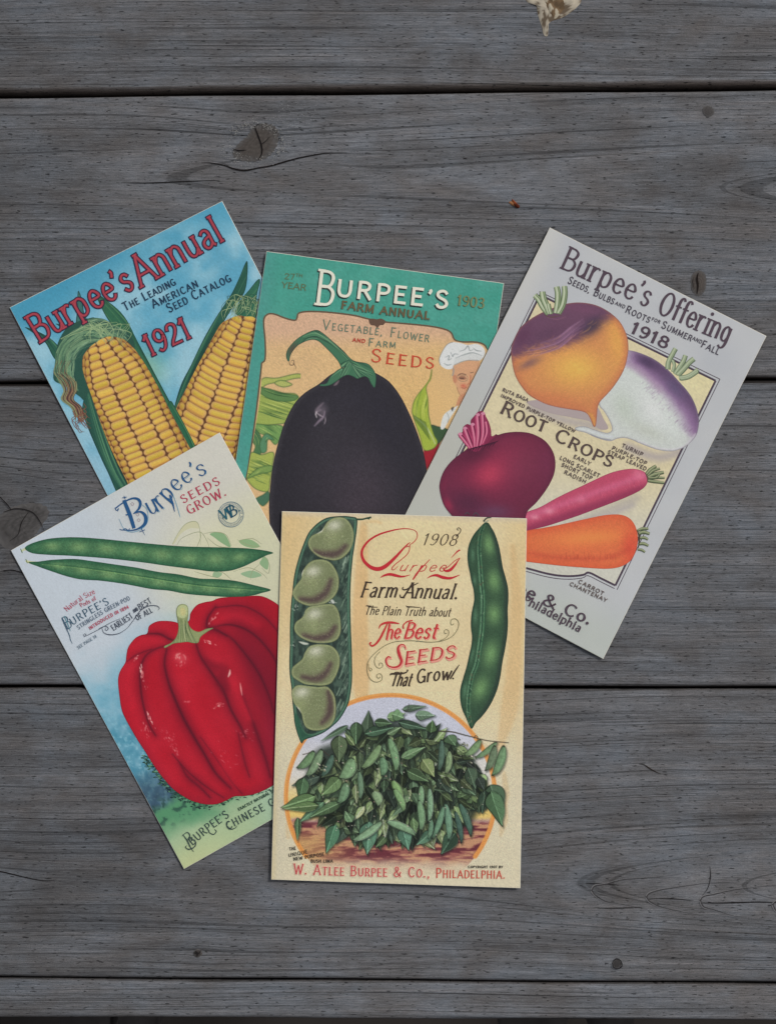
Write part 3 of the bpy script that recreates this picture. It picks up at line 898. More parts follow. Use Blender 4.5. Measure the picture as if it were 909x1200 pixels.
def cob_paint(a, ox, oy, dx, dy, hwf, cols, per, seed, bend):
    """rows of kernels wrapped round a cob"""
    L = math.hypot(dx, dy); dx, dy = dx / L, dy / L
    X, Y = a.X - ox, a.Y - oy
    s_al = X * dx + Y * dy
    ac = X * dy - Y * dx
    hw = hwf(s_al)
    t = ac / hw
    sw = s_al + bend(t) * hw
    C = a.C
    rng = np.random.default_rng(seed)
    H = rng.random((40, 400))
    Pj = rng.random((40, 400))
    b = np.array(cols)
    t = t + (vnoise(sw, t * 3, 9, seed + 9) - .5) * .05
    ci = np.clip(np.searchsorted(b, t) - 1, 0, len(b) - 2)
    lo, hi = b[ci], b[ci + 1]
    jit = (vnoise(sw, ci * 7.0, 14, seed) - .5) * 5.0 + t * t * 1.5
    u = ((t - lo) / (hi - lo)) * 2 - 1
    ph = np.array([rng.random() for _ in range(len(b))])[ci]
    q = (sw + jit) / per + ph
    k = np.floor(q).astype(int)
    vv = (q - k) * 2 - 1
    wpx = (hi - lo) * hw / 2
    hpx = per / 2
    # rounded rectangle distance in px
    r = np.minimum(hpx * .96, wpx * .9)
    kk_ = Pj[ci % 40, (k + 100) % 400]
    u = u * (1 + .05 * kk_) + (kk_ - .5) * .10
    qx = np.abs(u) * wpx - (wpx - r); qy = np.abs(vv) * hpx - (hpx - r)
    d = np.hypot(np.maximum(qx, 0), np.maximum(qy, 0)) + np.minimum(np.maximum(qx, qy), 0) - r
    h = H[ci % 40, (k + 100) % 400]
    edge = np.array([118, 78, 42.]); deep = np.array([96, 62, 42.])
    rim = np.array([196, 154, 94.]); body = np.array([204, 172, 70.]); hi_ = np.array([216, 190, 96.])
    body_ = body + (np.array([206, 160, 66.]) - body) * (h > .6)[..., None] * .8 + (h[..., None] - .5) * 26
    col = rim + (body_ - rim) * sst(-.9, -2.4, d)[..., None]
    lit = np.exp(-((vv + .35) ** 2) / .12 - (u * .85) ** 4)
    col = col + (hi_ - col) * (lit * .5)[..., None]
    low = sst(.15, .8, vv) * sst(-3.5, -1.0, d)
    col = col + (np.array([176, 120, 60.]) - col) * (low * .55)[..., None]
    endp = sst(.62, .95, np.abs(u)) * sst(0, -1.5, d)
    col = col + (np.array([208, 160, 112.]) - col) * (endp * .55)[..., None]
    side = sst(.55, 1.0, np.abs(t))
    col = col + (col * .72 + np.array([10, -4, -10.]) - col) * (side * .6)[..., None]
    m = sst(.35, -.55, d)
    gap = edge + (deep - edge) * sst(.3, .9, np.abs(u))[..., None]
    C[:] = gap + (col - gap) * m[..., None]

# husks behind the ears
D3 = crop(50, 370, .175)
def husk(card, pts, base, dark, light, name, axis, n=16, step=.8, w0=-1, seed=0, label=None):
    P = cat(pts, 7, True)
    a = Art(P[:, 0].min() - 1, P[:, 1].min() - 1, P[:, 0].max() + 1, P[:, 1].max() + 1, step, base)
    r = random.Random(seed)
    A = np.array(axis, float)
    sp = max(P[:, 0].max() - P[:, 0].min(), 8) * .5
    for k in range(n):
        o = r.uniform(-1, 1) * sp * .55
        c = dark if r.random() < .5 else light
        q = [(x + o * (.6 + .4 * math.sin(i)), y + r.uniform(-2, 2)) for i, (x, y) in enumerate(A)]
        a.stroke(q, [.2, r.uniform(.6, 1.8), .2], c, r.uniform(.3, .8), .6)
    sd = poly_sd(P, a.X, a.Y)
    a.put((slice(None), slice(None)), sst(-1.6, 0, sd) * .65, np.array(dark, float))
    a.grain(.03, seed)
    return emit(card, a, P, name, label)

GRN, DGR, LGR = (44, 92, 74), (22, 50, 50), (98, 148, 106)
husk(corn, [(100, 428), (101, 455), (97, 480), (103, 500), (113, 524), (126, 552), (146, 590), (176, 590), (150, 540), (128, 490), (114, 455)], (38, 80, 68), (20, 46, 48), (96, 146, 106), "corn_husk", [(104, 460), (118, 510), (136, 556), (160, 592)], 22, seed=2)
husk(corn, [(112, 343), (124, 351), (140, 364), (150, 377), (160, 397), (176, 427), (198, 468), (229, 524), (250, 570), (236, 576), (206, 512), (180, 458), (160, 420), (140, 392), (124, 370)], (50, 100, 74), (24, 54, 50), (118, 164, 106), "corn_husk", [(114, 346), (142, 378), (164, 416), (200, 480), (236, 550)], 20, seed=5)
husk(corn, [(30, 383.5), (46, 389), (60, 397), (70, 408), (72, 424), (64, 420), (54, 402), (42, 392)], GRN, DGR, LGR, "corn_husk", [(32, 385), (52, 396), (68, 418)], 8, seed=7)
husk(corn, [(92, 341), (97, 352), (99, 366), (104, 382), (90, 386), (91, 362)], (58, 104, 100), DGR, (90, 140, 120), "corn_husk", [(93, 344), (96, 384)], 6, seed=8)
husk(corn, [(66, 379.5), (80, 382), (94, 379), (110, 372), (118, 382), (100, 390), (82, 388)], (62, 120, 100), DGR, LGR, "corn_husk", [(68, 381), (92, 384), (112, 378)], 8, seed=9)
# second ear: outer leaf and pointed leaves
D4 = crop(180, 300, .183)
husk(corn, [(203.5, 482), (212, 452), (224, 428), (239, 397), (254, 371), (270, 347), (280, 327), (289.5, 306), (290, 325), (286, 344), (272, 362), (262, 378), (246, 402), (230, 432), (216, 462), (208, 480)], (40, 86, 70), (22, 50, 48), (100, 150, 108), "corn_husk", [(206, 478), (228, 426), (256, 374), (288, 314)], 16, seed=12)
husk(corn, [(282, 352), (292, 340), (302, 328), (305, 330), (301, 348), (300, 372), (284, 372), (276, 366)], (50, 104, 80), DGR, (100, 150, 104), "corn_husk", [(286, 352), (303, 330)], 8, seed=13)
# second ear first (it lies behind)
P = cat([(287, 371), (279, 370), (268, 374), (259, 380), (250, 394), (240, 412), (229, 434), (217, 458), (206, 481), (203, 500), (214, 520), (226, 545), (250, 560), (280, 556), (300, 500), (308, 440), (306, 400), (300, 374)], 6, True)
a = Art(200, 366, 312, 562, .62, (170, 120, 50))
cob_paint(a, 291, 366, -.335, .942, lambda s: 22 + 22 * sst(-4, 100, s), [-1.02, -.90, -.74, -.12, .52, .88, 1.02], 7.9, 3, lambda t: .16 * t * t)
a.grain(.03, 8)
emit(corn, a, P, "corn_ear_print", "printed corn ear standing at the right of the blue card")
# dark leaf between the ears
husk(corn, [(200, 470), (206, 478), (222, 508), (240, 545), (254, 575), (240, 580), (224, 545), (206, 505), (196, 482)], (44, 98, 70), (24, 58, 50), (110, 160, 100), "corn_husk", [(200, 474), (222, 515), (246, 574)], 10, seed=15)
# silk
P = cat(D3([(95, 230), (85, 330), (75, 400), (88, 440), (150, 470), (250, 540), (285, 560), (330, 450), (340, 350), (380, 280), (420, 225), (500, 205), (580, 240), (640, 260), (590, 130), (480, 60), (400, 20), (300, 20), (180, 70), (120, 150)]), 6, True)
a = Art(60, 370, 158, 470, .6, (42, 80, 68))
r = random.Random(4)
for k in range(230):
    t0 = r.random()
    # arcs that start over the kernels and sweep round to the left tail
    R = r.uniform(.2, 1)
    x = 100 + R * -2; off = r.uniform(0, 26)
    pts = [(150 - r.uniform(0, 12), 400 - r.uniform(0, 12)), (132 + r.uniform(-9, 9), 394 - off * .6), (108 + r.uniform(-6, 6), 398 - off * .8), (92 - off * .55, 412 - off * .2), (84 - off * .5, 430 + r.uniform(-6, 6)), (80 - off * .25 + r.uniform(-4, 6), 450)]
    c = r.choice([(122, 156, 122), (104, 140, 104), (146, 172, 132), (70, 110, 86), (34, 66, 62), (30, 60, 58)])
    if r.random() < .35: pts = [(p[0] + r.uniform(-6, 6), p[1] + r.uniform(-6, 6)) for p in pts][r.randint(0, 2):]
    a.stroke(pts, r.uniform(.35, .9), c, r.uniform(.5, .95), .45)
for k in range(170):
    o = r.uniform(-1, 16)
    pts = [(128 - r.uniform(0, 20), 388 + o * .7), (98 + r.uniform(-3, 3), 385 + o), (78 + o * .4, 396 + o), (67 + o * .9, 414 + o * .4), (66 + o, 436), (76 + o * .9 + r.uniform(-3, 3), 458)]
    i = r.randint(0, 3)
    a.stroke(pts[i:i + r.randint(3, 5)], r.uniform(.35, .8), r.choice([(112, 146, 112), (96, 134, 100), (140, 166, 124), (64, 104, 80), (28, 58, 54)]), r.uniform(.5, .95), .4)
a.grain(.04, 2)
emit(corn, a, P, "corn_silk_print")
# first ear
P = cat([(131, 394.5), (122, 396), (112, 402), (104, 409), (98, 418), (97, 430), (101, 446), (107, 462), (113, 480), (120, 500), (128, 520), (137, 540), (150, 566), (160, 590), (240, 590), (236, 560), (226, 532), (212, 505), (199, 480), (187, 456), (176, 436), (166, 420), (157, 408), (146, 398)], 6, True)
a = Art(94, 392, 242, 590, .62, (170, 120, 50))
cob_paint(a, 114, 393, .425, .905, lambda s: 20 + 22 * sst(-6, 62, s) + .02 * np.maximum(s - 70, 0), [-1.02, -.90, -.72, -.22, .36, .76, .93, 1.02], 8.3, 5, lambda t: -.05 * t - .10 * t * t * 0)
a.grain(.03, 9)
emit(corn, a, P, "corn_ear_print", "printed corn ear leaning at the left of the blue card")

fl = Flat()
for k in range(34):       # brown tail
    o = r.uniform(-1, 1)
    pts = D3([(150 + o * 60, 300), (120 + o * 50 + r.uniform(-15, 15), 380), (175 + o * 60, 440), (190 + o * 45, 500), (170 + o * 40, 560), (225 + o * 35, 610), (245 + o * 30, 660), (255 + o * 30 + r.uniform(-15, 15), 700 + r.uniform(-30, 30))])
    c = r.choice([(112, 78, 66), (94, 62, 56), (132, 98, 76), (78, 56, 54), (140, 140, 100), (120, 130, 96)])
    fl.stroke(pts[r.randint(0, 3):], [.3, r.uniform(.7, 1.6), .3], c)
for k in range(12):       # curled ends
    x, y = 88 + r.uniform(-3, 12), 478 + r.uniform(-6, 12)
    fl.stroke([(x, y), (x + 3, y + 5), (x - 1, y + 9), (x + 4, y + 14 + r.uniform(0, 6)), (x + 8, y + 18)], [.5, .7, .2], (128, 84, 68))
for k in range(16):       # silk over the first kernels and out at the sides
    x = r.uniform(104, 150)
    pts = [(x, 404 + r.uniform(-4, 4)), (x + r.uniform(-6, 8), 392 + r.uniform(-5, 5)), (x + r.uniform(-24, 14), 382 + r.uniform(-6, 4)), (x - r.uniform(0, 38), 388 + r.uniform(-8, 10))]
    fl.stroke(pts, [.2, .7, .5], r.choice([(140, 166, 122), (120, 150, 108), (158, 180, 134)]))
emit_flat(corn, fl, "corn_silk_print")
fl = Flat()
for k in range(46):       # silk of the second ear
    x = r.uniform(262, 303); y = r.uniform(366, 376)
    pts = [(x, y), (x + r.uniform(-4, 10), y - r.uniform(8, 14)), (x + r.uniform(-2, 16), y - r.uniform(14, 24)), (x + r.uniform(4, 26), y - r.uniform(6, 22))]
    pts = [(min(p[0], 304), p[1]) for p in pts]
    fl.stroke(pts, [.2, .6, .4], r.choice([(138, 162, 118), (112, 144, 104), (60, 100, 78), (40, 76, 64), (156, 176, 130)]))
for k in range(3):
    x = 262 + k * 1.0
    fl.stroke([(x - 6, 378 + k), (x - 26 - k, 414 + k * 3), (x - 44 - k, 452)], [.3, .7, .2], r.choice([(112, 160, 118), (90, 140, 104), (30, 64, 58)]))
emit_flat(corn, fl, "corn_silk_print")

fl = Flat()
RED, NAVY = (152, 56, 68), (46, 34, 58)
text(fl, "Burpee's", [(47, 402), (103, 368), (159, 337)], 34, 3.1, RED, contrast=.12, serif=.18, track=.12, under=NAVY, uw=2.4, inner=(166, 70, 80), hend=31)
text(fl, "Annual", [(166, 336.5), (216, 308), (264, 281)], 37, 3.1, RED, contrast=.12, serif=.16, track=.12, under=NAVY, uw=2.4, inner=(166, 70, 80), hend=32)
emit_flat(corn, fl, "title_lettering")
fl = Flat()
text(fl, "1921", [(176, 418), (226, 394.5)], 25, 2.9, RED, contrast=.15, serif=.2, track=.1, under=NAVY, uw=2.3, inner=(166, 70, 80))
TB = (30, 52, 76)
text(fl, "The Leading", [(147.5, 364.5), (206.5, 333.5)], 10, 1.5, TB, contrast=.1, sc=.76, track=.22)
text(fl, "American", [(180.5, 361.5), (233, 336)], 10, 1.5, TB, contrast=.1, sc=.8, track=.22)
text(fl, "Seed Catalog", [(199, 366.5), (271.5, 329.5)], 10.5, 1.5, TB, contrast=.1, sc=.78, track=.22)
emit_flat(corn, fl, "lettering")

# ================================================================== card: eggplant
E2 = crop(270, 280, .363)
egg = Card("postcard", (312.6, 295), (590, 332.3), (531, 753), (251, 713),
           lambda u, v: 1.35 - .95 * u + .7 * sst(.3, 0, v) * sst(.5, 1, u) + .25 * sst(.3, 0, v),
           "green bordered card with a large dark eggplant and a chef", GROUP)
def egg_green(X, Y):
    n = fbm(X, Y, 22, 13)
    c = np.array([62, 146, 128.]) + (np.array([84, 158, 142.]) - np.array([62, 146, 128.])) * n[..., None]
    u, v = egg.uv(X, Y)
    return c + (np.array([76, 140, 134.]) - c) * (sst(.1, 0, u) * .5)[..., None]
a = Art(248, 290, 594, 756, 1.6, egg_green)
a.grain(.03, 6)
emit(egg, a, egg.outline(), "printed_border")
panel = E2([(48, 800), (60, 730), (84, 560), (100, 420), (102, 402), (113, 388), (113, 330), (108, 268), (118, 246), (140, 243), (175, 256), (208, 264), (216, 254), (222, 240), (260, 235), (330, 239), (400, 248), (440, 258), (490, 268), (560, 274), (640, 282), (690, 292), (712, 304), (722, 325), (745, 333), (795, 334), (822, 346), (826, 372), (818, 420), (800, 600), (770, 900), (740, 1180)]) + [(300, 705)] + E2([(0, 1100)])
PP = np.array(panel)
# notch detail keeps its corners: light smoothing only
PPs = cat(panel, 3, True)
def egg_tan(X, Y):
    n = fbm(X, Y, 40, 33)
    c = np.array([206, 172, 128.]) + (np.array([214, 178, 124.]) - np.array([206, 172, 128.])) * n[..., None]
    t = sst(415, 385, Y)
    c = c + (np.array([204, 166, 140.]) - c) * (t * .8)[..., None]
    t = np.exp(-((X - 480) ** 2 / 3000 + (Y - 460) ** 2 / 2400))
    return c + (np.array([216, 176, 112.]) - c) * (t * .6)[..., None]
a = Art(PPs[:, 0].min(), PPs[:, 1].min(), PPs[:, 0].max(), PPs[:, 1].max(), 1.2, egg_tan)
a.grain(.038, 16)
emit(egg, a, PPs, "printed_panel")
fl = Flat()
fl.ribbon(np.vstack([PPs[:-6], PPs[-6:]])[:-10], 1.9, (100, 84, 66))
fl.poly(E2([(446, 262), (458, 258), (472, 260), (486, 258), (500, 266), (494, 278), (482, 280), (474, 288), (466, 281), (452, 278)]), (98, 76, 62))
emit_flat(egg, fl, "panel_rule")

# leafy background left
D6 = crop(270, 380, .1833)
lv = Flat()
a = Art(288, 434, 352, 612, .62, (150, 160, 84))
a.C[:] = egg_tan(a.X, a.Y)
def leaf(a, pts, c0, c1, axis, n=22, seed=0, dark=(52, 84, 50), lite=(186, 196, 110)):
    P = cat(pts, 6, True)
    a.fill(P, c0, .5, smooth=False)
    r = random.Random(seed)
    A = cat(axis, 6)
    w = 14
    nrm = np.gradient(A, axis=0); L = np.hypot(nrm[:, 0], nrm[:, 1])[:, None]; nrm = np.stack([-nrm[:, 1], nrm[:, 0]], 1) / L
    old = a.C.copy()
    for k in range(n):
        o = r.uniform(-1, 1) * w
        i0 = r.randint(0, max(0, len(A) // 2)); i1 = r.randint(len(A) // 2, len(A))
        q = (A + nrm * o)[i0:i1]
        if len(q) < 3: continue
        a.stroke(q[::3] if len(q) > 8 else q, [.2, r.uniform(.5, 1.5), .2], r.choice([dark, c1, lite]), r.uniform(.4, .9), .45)
    sd = poly_sd(P, a.X, a.Y)
    m = sst(.4, -.4, sd)
    a.C[:] = old + (a.C - old) * m[..., None]
    a.C[:] = a.C + (np.array(dark, float) - a.C) * (np.exp(-(sd / .7) ** 2) * .55)[..., None]
Y1, Y2, G1 = (164, 172, 92), (122, 146, 74), (94, 124, 66)
leaf(a, D6([(185, 395), (215, 345), (300, 345), (430, 318), (520, 345), (560, 360), (440, 345), (340, 365), (240, 385), (210, 402)]), Y1, Y2, D6([(190, 390), (320, 355), (540, 352)]), 12, 1)
leaf(a, D6([(285, 375), (330, 360), (395, 385), (350, 402), (310, 395)]), (170, 176, 100), Y2, D6([(290, 378), (380, 392)]), 6, 2)
leaf(a, D6([(180, 410), (260, 420), (340, 440), (430, 455), (440, 560), (380, 620), (300, 640), (150, 640), (160, 560), (175, 480)]), (150, 166, 84), G1, D6([(180, 480), (300, 520), (430, 560)]), 50, 3)
leaf(a, D6([(185, 412), (240, 412), (330, 440), (430, 460), (400, 490), (300, 490), (210, 455)]), (92, 128, 76), (60, 96, 62), D6([(190, 420), (300, 460), (420, 475)]), 20, 4)
leaf(a, D6([(150, 640), (240, 645), (330, 650), (330, 700), (290, 770), (240, 720), (180, 690)]), (110, 148, 84), (66, 104, 64), D6([(155, 645), (240, 690), (310, 740)]), 26, 5)
leaf(a, D6([(135, 670), (180, 690), (200, 740), (195, 830), (150, 830), (160, 780), (138, 740)]), (74, 114, 74), (38, 66, 50), D6([(140, 680), (180, 740), (180, 820)]), 14, 6)
leaf(a, D6([(190, 760), (230, 700), (280, 740), (240, 740), (232, 810), (200, 820)]), (86, 132, 96), (40, 72, 56), D6([(200, 800), (230, 720), (270, 740)]), 10, 7)
leaf(a, D6([(130, 825), (200, 835), (275, 820), (270, 900), (255, 1000), (240, 1068), (160, 1050), (100, 980), (105, 950)]), (158, 170, 84), G1, D6([(120, 900), (190, 930), (260, 960)]), 46, 8)
leaf(a, D6([(110, 985), (180, 920), (262, 905), (262, 940), (180, 960)]), (120, 148, 80), (70, 104, 60), D6([(115, 985), (190, 940), (258, 920)]), 12, 9)
leaf(a, D6([(160, 1120), (210, 1090), (245, 1070), (250, 1120), (215, 1160), (190, 1150)]), (70, 108, 84), (38, 70, 60), D6([(165, 1120), (240, 1090)]), 8, 10)
a.grain(.035, 3)
e6 = [(354, 436), (352, 470), (335, 500), (322, 540), (316, 585), (318, 612), (300, 612), (289.5, 560), (292, 545), (299, 505), (304, 475), (306.5, 452), (307, 437)]
emit(egg, a, np.array(e6, float), "corn_leaves_print")

# red pepper bit, yellow-green leaf and chef at the right
D7 = crop(460, 380, .2)
a = Art(478, 398, 572, 562, .6, lambda X, Y: egg_tan(X, Y))
leaf(a, D7([(185, 735), (235, 728), (275, 690), (230, 800), (190, 850)]), (150, 34, 46), (190, 60, 70), D7([(190, 740), (210, 820)]), 6, 1, (100, 24, 36), (190, 60, 70))
leaf(a, D7([(225, 595), (262, 600), (320, 618), (300, 660), (262, 700), (240, 660)]), (58, 84, 56), (34, 56, 44), D7([(230, 600), (300, 640)]), 14, 2, (34, 52, 42), (88, 112, 74))
leaf(a, D7([(228, 268), (222, 320), (196, 370), (206, 440), (212, 540), (238, 640), (262, 690), (238, 728), (184, 736), (160, 660), (120, 540), (114, 500), (130, 440), (180, 370), (215, 320)]), (156, 172, 66), (120, 146, 58), D7([(228, 280), (170, 430), (160, 560), (215, 720)]), 30, 3, (74, 98, 44), (190, 196, 98))
a.stroke(D7([(130, 545), (185, 590), (225, 650), (248, 700)]), [1.2, 2.2, 1.6], (176, 190, 128), .9)
for k in range(16):
    a.stroke(D7([(118 + k * 5, 530 + k * 3), (128 + k * 6, 560 + k * 8)]), .7, (58, 84, 40), .6)
# chef
SK = (206, 158, 120)
a.fill(D7([(345, 245), (400, 225), (500, 205), (500, 300), (450, 420), (398, 412), (376, 372), (352, 330), (350, 290)]), SK, .5)
a.fill(D7([(352, 300), (372, 300), (376, 330), (366, 345), (354, 335)]), (190, 132, 100), .5)
a.stroke(D7([(352, 250), (356, 275), (350, 300)]), 1.6, (150, 146, 140), .9)
a.glow(543, 443, 4, 3, 0, (222, 178, 140), .7)
a.fill(D7([(385, 312), (400, 302), (420, 305), (432, 318), (420, 326), (395, 325)]), (150, 104, 82), .6, .8)
a.stroke(D7([(382, 300), (400, 290), (428, 296)]), .9, (96, 70, 58), .9)
a.stroke(D7([(392, 316), (415, 318)]), 1.0, (60, 46, 44), .9)
a.stroke(D7([(376, 310), (384, 300), (404, 298), (432, 304), (438, 322), (424, 334), (400, 334), (384, 324), (376, 310)]), .45, (110, 96, 80), .8)
a.stroke(D7([(455, 300), (452, 340), (440, 352)]), 1.2, (180, 110, 84), .8)
a.glow(544, 453, 3.4, 2.6, 0, (206, 112, 88), .6)
a.glow(542, 452, 2.6, 2.0, 0, (196, 96, 76), .6)
a.stroke(D7([(404, 372), (418, 376), (432, 370)]), .8, (150, 78, 66), .7)
a.stroke(D7([(376, 372), (385, 400), (398, 420)]), .8, (150, 104, 80), .8)
a.stroke(D7([(455, 285), (470, 282)]), .8, (90, 66, 56), .8)
a.fill(D7([(398, 412), (450, 420), (380, 480), (372, 470)]), (196, 140, 106), .5)
# hat
a.fill(D7([(360, 238), (345, 262), (310, 262), (278, 238), (272, 205), (290, 160), (318, 120), (350, 106), (400, 112), (440, 122), (490, 116), (528, 135), (540, 170), (526, 200), (500, 212), (440, 212), (400, 222)]), (214, 216, 212), .5)
a.fill(D7([(360, 240), (365, 205), (420, 180), (470, 170), (520, 186), (508, 214), (440, 212), (400, 224)]), (200, 202, 198), .6, .8)
for q in ([(308, 195), (330, 185), (325, 210), (345, 200)], [(340, 165), (350, 190), (360, 175), (385, 178)], [(390, 160), (420, 150), (440, 128), (450, 155), (470, 150)], [(470, 140), (490, 155), (520, 158)], [(300, 230), (320, 240), (345, 235)], [(365, 200), (420, 178), (470, 168), (520, 184)]):
    a.stroke(D7(q), [.4, 1.2, .4], (124, 132, 132), .8)
a.stroke(D7([(278, 238), (272, 205), (290, 160), (318, 120), (350, 106)]), .6, (110, 110, 104), .9)
a.stroke(D7([(360, 240), (400, 222), (440, 212), (500, 212)]), .7, (130, 128, 120), .9)
# coat
a.fill(D7([(280, 612), (285, 570), (300, 530), (330, 505), (352, 495), (380, 480), (330, 560), (300, 612)]), (208, 210, 204), .5)
a.stroke(D7([(318, 520), (328, 550), (322, 575)]), .8, (140, 146, 140), .8)
a.fill(D7([(342, 492), (358, 484), (350, 510), (346, 508)]), (60, 60, 64), .5, .8)
a.stroke(D7([(345, 240), (272, 245)]), .5, (110, 110, 104), .0)
a.grain(.03, 5)
reg = cat(D7([(120, 440), (180, 368), (214, 318), (226, 262), (260, 262), (266, 200), (288, 155), (315, 116), (350, 101), (400, 107), (440, 117), (490, 111), (533, 131), (560, 180), (540, 300), (470, 430), (400, 560), (330, 680), (240, 860), (190, 860), (170, 740), (110, 540)]), 5, True)
emit(egg, a, reg, "chef_and_leaf_print", "printed chef in a white hat beside a yellow green leaf")

# eggplant
eggP = cat([(404, 432), (420, 431), (437, 436), (450, 443), (459, 450.6), (470, 466), (480.5, 487), (489, 508), (496, 530), (500, 552), (502, 580), (500, 620), (488, 665), (462, 695), (420, 708), (372, 700), (338, 672), (320, 636), (315.5, 600), (317, 570), (321, 540), (330, 506), (337, 488), (346, 472), (358, 460), (374, 450), (388, 439)], 6, True)
a = Art(313, 428, 504, 712, .95, (42, 40, 46))
sd = poly_sd(eggP, a.X, a.Y)
a.glow(420, 560, 52, 70, 0, (60, 55, 62), .75)
a.glow(382, 520, 26, 60, 15, (54, 51, 57), .7)
a.glow(425, 590, 38, 46, 0, (68, 58, 66), .6)
a.glow(410, 470, 40, 18, 0, (50, 48, 56), .6)
a.glow(455, 500, 20, 60, -25, (44, 42, 50), .8)
a.put((slice(None), slice(None)), sst(-7, -1, sd) * .35 * (1 - sst(420, 470, a.X) * .4), np.array([78, 74, 78.]))
a.put((slice(None), slice(None)), sst(-1.6, 0, sd) * .7, np.array([36, 34, 40.]))
a.C *= (1 + .10 * (vnoise(a.X, a.Y, 2.2, 4) - .5))[..., None]
a.grain(.055, 11)
H2 = E2
a.glow(378, 482, 5, 8, 15, (120, 108, 118), .6)
a.stroke(H2([(300, 530), (285, 545), (278, 558), (290, 552)]), [1, 4, 2.4], (150, 134, 144), .6, 1.6)
a.stroke(H2([(276, 560), (290, 570), (300, 575)]), [.6, 1.8, .6], (178, 162, 170), .7, .8)
a.stroke(H2([(305, 556), (300, 575), (285, 590), (272, 604)]), [.8, 2.8, 1.2], (148, 132, 146), .75, .9)
a.stroke(H2([(280, 556), (276, 566), (279, 578)]), [.5, 1.3, .4], (212, 200, 204), .9)
a.stroke(H2([(308, 572), (306, 590), (302, 600)]), [.4, 1.1, .3], (170, 156, 164), .8)
a.stroke(H2([(350, 458), (342, 468), (334, 474)]), [1, 2.6, .8], (136, 118, 124), .8, .9)
emit(egg, a, eggP, "eggplant_print", "printed dark purple eggplant")
# calyx and stem
stemP = cat(D6([(712, 282), (690, 240), (650, 192), (600, 142), (560, 108), (510, 102), (440, 132), (402, 172), (384, 205), (376, 240), (362, 225), (358, 190), (376, 148), (430, 92), (500, 52), (552, 38), (592, 58), (652, 108), (722, 170), (785, 232)]) + E2([ (440, 402), (460, 420), (470, 445), (466, 480), (455, 470), (444, 450), (430, 445), (410, 452), (398, 446), (380, 440), (362, 446), (340, 462), (318, 474), (292, 476), (290, 470), (310, 466), (322, 446), (345, 424), (372, 412)]), 5, True)
a = Art(335, 384, 444, 460, .55, (66, 112, 84))
sd = poly_sd(stemP, a.X, a.Y)
r = random.Random(3)
for k in range(70):
    o = r.uniform(-8, 8)
    q = [(x + o * .6 + r.uniform(-1, 1), y + o + r.uniform(-1, 1)) for x, y in E2([(195, 370), (230, 310), (270, 300), (310, 318), (350, 352), (390, 392)])]
    i = r.randint(0, 3)
    a.stroke(q[i:i + r.randint(2, 4)], [.2, r.uniform(.5, 1.2), .2], r.choice([(36, 66, 54), (120, 160, 122), (88, 136, 96), (34, 60, 50)]), .8, .4)
for k in range(60):
    x, y = r.choice([(1, .2), (-.9, .6), (.7, .9), (-.5, .9), (1, .6)])
    o = r.uniform(-7, 7)
    a.stroke([(410 + o * .4, 425 + o * .5), (410 + x * 10 + o * .3, 427 + y * 9 + o), (410 + x * 26, 432 + y * 18 + o * .6)], [.3, 1, .2], r.choice([(34, 64, 54), (122, 164, 124), (92, 140, 100), (36, 70, 56)]), .8, .4)
a.glow(343, 410, 5, 9, 30, (92, 64, 58), .7)
a.put((slice(None), slice(None)), sst(-1.1, 0, sd) * .75, np.array([32, 58, 48.]))
emit(egg, a, stemP, "calyx_print")
fl = Flat()
fl.stroke(E2([(190, 398), (195, 408), (206, 405), (204, 392), (196, 396)]), [.6, .8, .4], (88, 64, 56))
fl.stroke(E2([(202, 402), (210, 410), (212, 422)]), [.6, .5, .2], (96, 78, 62))
emit_flat(egg, fl, "stem_curl_print")

fl = Flat()
CRM, SHD = (222, 218, 200), (38, 52, 50)
text(fl, "B", [(369.5, 356.5), (389.5, 359)], 40, 4.0, CRM, contrast=.2, serif=.22, under=(SHD, (-1.1, 1.3)), uw=.6)
text(fl, "URPEE'S", [(394, 346.5), (455, 354), (524, 361.5)], 19.5, 3.7, CRM, contrast=.12, serif=0, track=.24, under=(SHD, (-1.2, 1.4)), uw=.5)
emit_flat(egg, fl, "title_lettering")
fl = Flat()
OL = (92, 108, 78)
text(fl, "27", [(333.5, 327.5), (345.5, 328)], 6.5, 1.3, OL, contrast=.3, serif=.2)
text(fl, "TH", [(346.5, 324.5), (354.5, 325.5)], 3.6, .8, OL, contrast=.3)
text(fl, "YEAR", [(330, 337.5), (358.5, 341)], 7, 1.4, OL, contrast=.3, serif=.2)
text(fl, "1903", [(535, 357.5), (566.5, 361.5)], 11.5, 2.0, (118, 128, 88), contrast=.45, serif=.22, under=((60, 84, 66), (-.5, .5)), uw=.3)
text(fl, "FARM ANNUAL", [(400, 361.5), (450, 368.5), (503, 374.5)], 8.5, 2.0, (104, 88, 62), contrast=.3, serif=.26, track=.2, under=((54, 96, 84), (-.5, .6)), uw=.3)
GT = (98, 122, 104)
text(fl, "Vegetable, Flower", [(378, 386), (440, 392.5), (501.5, 401)], 11, 1.25, GT, contrast=.15, serif=.12, sc=.72, track=.26)
text(fl, "AND", [(413, 400.5), (427.5, 402)], 4, 1.0, (176, 66, 52), contrast=.1, track=.2)
text(fl, "Farm", [(431.5, 405.5), (462.5, 408)], 9, 1.25, GT, contrast=.15, serif=.12, sc=.72, track=.26)
text(fl, "Seeds", [(434, 423.5), (470, 428.5), (507, 432)], 15, 2.4, (194, 74, 52), contrast=.45, serif=.2, sc=.84, track=.3)
emit_flat(egg, fl, "lettering")
